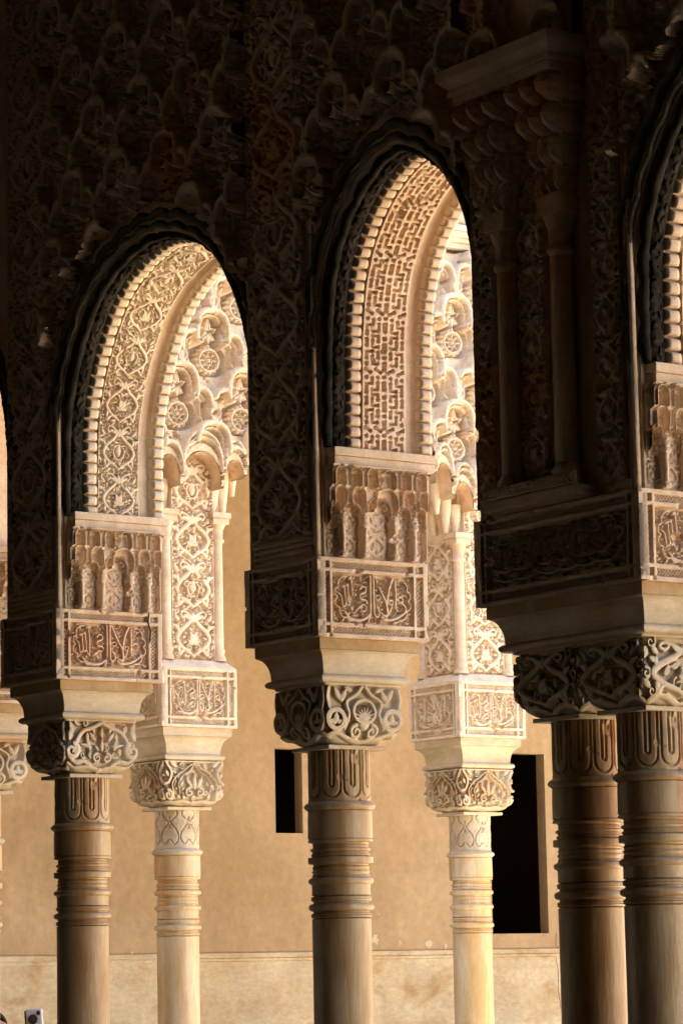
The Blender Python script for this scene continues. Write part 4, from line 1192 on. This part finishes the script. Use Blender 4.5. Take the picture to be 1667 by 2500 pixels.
slab('hall_wall', 10.7, 11, -9, -.19, 0, ZC-.001, 'hallwall', 'dim plaster wall behind the camera', 'wall')
slab('hall_wall', -3.2, 10.6, -9, -8.7, 0, ZC-.001, 'hallwall', 'dim plaster wall left of the camera', 'wall')
slab('court_wall', -2.4, 30, 16, 16.4, 0, 6.0, 'plaster', 'plaster wall on the far side of the court, outside the view', 'wall')
slab('court_wall', 30, 30.4, -2, 16.4, 0, 6.0, 'plaster', 'plaster wall at the end of the court, outside the view', 'wall')

# ------------------------------------------------------------------ visitor with a small camera, mostly below the frame
M['skin'] = mat('skin', (.52, .27, .19), (.60, .33, .24), scale=20, rough=.5, bump=.05)
M['shirt'] = mat('red_cotton', (.40, .06, .05), (.48, .09, .07), scale=20, rough=.9, bump=.15)
M['jeans'] = mat('denim', (.06, .08, .14), (.10, .13, .20), scale=30, rough=.9)
M['hair'] = mat('dark_hair', (.02, .013, .009), (.04, .026, .016), scale=40, rough=.5, stretch=(1, 1, .2))
M['silver'] = mat('brushed_silver', (.62, .63, .65), (.72, .73, .75), scale=30, rough=.35, bump=0)
M['lens'] = mat('lens_glass', (.008, .009, .016), (.012, .014, .03), scale=10, rough=.08, bump=0, spec=.6)
M['grip'] = mat('black_plastic', (.03, .025, .022), (.05, .04, .035), scale=30, rough=.6)
PX, PY, PZ = -1.362, 11.74, 0.0                  # feet of the visitor
CX, CY, CZ = -1.172, 11.52, 1.432                # the little camera
person = bpy.data.objects.new('person', None); COL.objects.link(person); person.location = (PX, PY, PZ); person.empty_display_size = .1
tag(person, 'visitor in a red top at the lower left corner, raising a silver camera', 'person')
def skin_body():
    V_ = []; E_ = []; R_ = []
    def v(p, r, prev=None):
        V_.append(p); R_.append(r if isinstance(r, tuple) else (r, r))
        if prev is not None: E_.append((prev, len(V_)-1))
        return len(V_)-1
    pel = v((0, 0, .80), (.135, .10)); w = v((0, 0, .92), (.115, .085), pel); ch = v((0, .0, 1.06), (.135, .095), w); sh = v((0, 0, 1.17), (.105, .075), ch)
    nk = v((0, -.005, 1.24), .045, sh); jw = v((0, -.02, 1.31), (.074, .080), nk); hd = v((0, -.012, 1.385), (.108, .120), jw); tp = v((0, -.005, 1.455), (.094, .106), hd)
    ns = v((0, -.108, 1.365), .012, hd)
    for s in (-1, 1):
        h = v((s*.085, 0, .76), .080, pel); k = v((s*.095, -.01, .43), .052, h); a = v((s*.10, .015, .08), .036, k); f = v((s*.105, -.05, .035), (.040, .028), a); v((s*.11, -.13, .025), (.036, .018), f)
    # left arm lifts the camera beside the face; right arm hangs
    cx, cy, cz = CX-PX, CY-PY, CZ
    s1 = v((.165, 0, 1.165), .052, sh); e1 = v((.225, -.07, .98), .040, s1); w1 = v((cx+.012, cy+.035, cz-.13), .026, e1); p1 = v((cx+.014, cy+.030, cz-.075), (.036, .020), w1)
    for i, (dx, L) in enumerate(((-.022, .040), (-.007, .050), (.008, .047), (.022, .036))):
        a = v((cx+.014+dx, cy+.028, cz-.045), .0095, p1); b = v((cx+.014+dx*1.0, cy+.024, cz-.045+L*.55), .009, a); v((cx+.014+dx*.9, cy+.018, cz-.045+L), .008, b)
    a = v((cx-.022, cy+.012, cz-.075), .011, p1); b = v((cx-.036, cy-.008, cz-.058), .0095, a); v((cx-.033, cy-.018, cz-.040), .0085, b)
    s2 = v((-.165, 0, 1.165), .052, sh); e2 = v((-.215, .02, .92), .040, s2); w2 = v((-.225, -.06, .70), .026, e2); p2 = v((-.225, -.075, .63), (.020, .036), w2)
    for dy, L in ((-.025, .055), (-.009, .066), (.008, .062), (.023, .048)):
        a = v((-.228, -.078+dy, .595), .0095, p2); v((-.218, -.085+dy, .595-L), .0085, a)
    a = v((-.215, -.112, .62), .011, p2); v((-.208, -.125, .585), .0095, a)
    me = bpy.data.meshes.new('body'); me.from_pydata(V_, E_, [])
    o = bpy.data.objects.new('body', me); COL.objects.link(o); o.parent = person
    sk = o.modifiers.new('skin', 'SKIN')
    lay = me.skin_vertices[0] if me.skin_vertices else None
    if lay is None:
        bpy.context.view_layer.objects.active = o; bpy.ops.mesh.customdata_skin_add(); lay = me.skin_vertices[0]
    for i, r in enumerate(R_): lay.data[i].radius = r
    lay.data[0].use_root = True
    sk.use_smooth_shade = True
    sub = o.modifiers.new('sub', 'SUBSURF'); sub.levels = 2; sub.render_levels = 2
    dg = bpy.context.evaluated_depsgraph_get(); ev = o.evaluated_get(dg)
    me2 = bpy.data.meshes.new_from_object(ev)
    o.modifiers.clear(); o.data = me2
    me2.materials.clear()
    for m_ in ('skin', 'shirt', 'jeans', 'grip'): me2.materials.append(M[m_])
    for f in me2.polygons:
        c = f.center; f.use_smooth = True
        d = math.hypot(c.x, c.y)
        if c.z < .075: f.material_index = 3
        elif c.z < .84 and abs(c.x) < .19: f.material_index = 2
        elif c.z < 1.225 and abs(c.x) < .215 and c.z > .80 and not (c.x > .19 and c.y < -.10): f.material_index = 1
    return o
body = skin_body()
bm = bmesh.new(); bmesh.ops.create_uvsphere(bm, u_segments=24, v_segments=16, radius=1)
bmesh.ops.bisect_plane(bm, geom=list(bm.verts)+list(bm.edges)+list(bm.faces), plane_co=(0, .10, .62), plane_no=(0, -.75, -.66), clear_outer=True)
for q in bm.verts: q.co = Vector((q.co.x*.064, q.co.y*.080+.010, q.co.z*.078+1.400))
bmesh.ops.solidify(bm, geom=list(bm.faces), thickness=.008)
link('hair', bmesh_to('hair', bm), 'hair', body)
for s_ in (-1, 1):
    bm = bmesh.new(); bmesh.ops.create_uvsphere(bm, u_segments=12, v_segments=8, radius=.0095, matrix=Matrix.Translation((s_*.030, -.089, 1.385))); link('eye', bmesh_to('eye', bm), 'lens', body)
    bm = bmesh.new(); bmesh.ops.create_uvsphere(bm, u_segments=12, v_segments=8, radius=1, matrix=Matrix.Translation((s_*.074, -.005, 1.372)) @ Matrix.Diagonal((.010, .018, .028, 1))); link('ear', bmesh_to('ear', bm), 'skin', body)
bm = bmesh.new(); bmesh.ops.create_uvsphere(bm, u_segments=12, v_segments=8, radius=1, matrix=Matrix.Translation((0, -.078, 1.322)) @ Matrix.Diagonal((.022, .008, .006, 1))); link('mouth', bmesh_to('mouth', bm), 'shirt', body)

kam = bpy.data.objects.new('compact_camera', None); COL.objects.link(kam); kam.location = (CX, CY, CZ-.047); kam.rotation_euler = (0, -.07, -.12)
tag(kam, 'small silver compact camera held upright in the lower left corner', 'camera')
bm = bmesh.new(); box(bm, -.031, .031, -.011, .013, 0, .096, .006); link('housing', bmesh_to('housing', bm), 'silver', kam)
bm = bmesh.new(); box(bm, -.0365, -.0312, -.008, .012, .004, .092, .002); link('grip', bmesh_to('grip', bm), 'grip', kam)
def disc_part(nm, x, z, r, d0, d1, m, par):
    bm = bmesh.new(); bmesh.ops.create_cone(bm, cap_ends=True, segments=28, radius1=r, radius2=r*.9, depth=d1-d0, matrix=Matrix.Translation((x, -.011-(d0+d1)/2, z)) @ Matrix.Rotation(math.pi/2, 4, 'X'))
    return link(nm, bmesh_to(nm, bm), m, par)
ln = disc_part('lens_barrel', -.004, .058, .0185, 0, .010, 'grip', kam)
disc_part('lens_glass', -.004, .058, .012, .0102, .0125, 'lens', ln)
disc_part('flash_window', .018, .080, .0085, 0, .003, 'lens', kam)
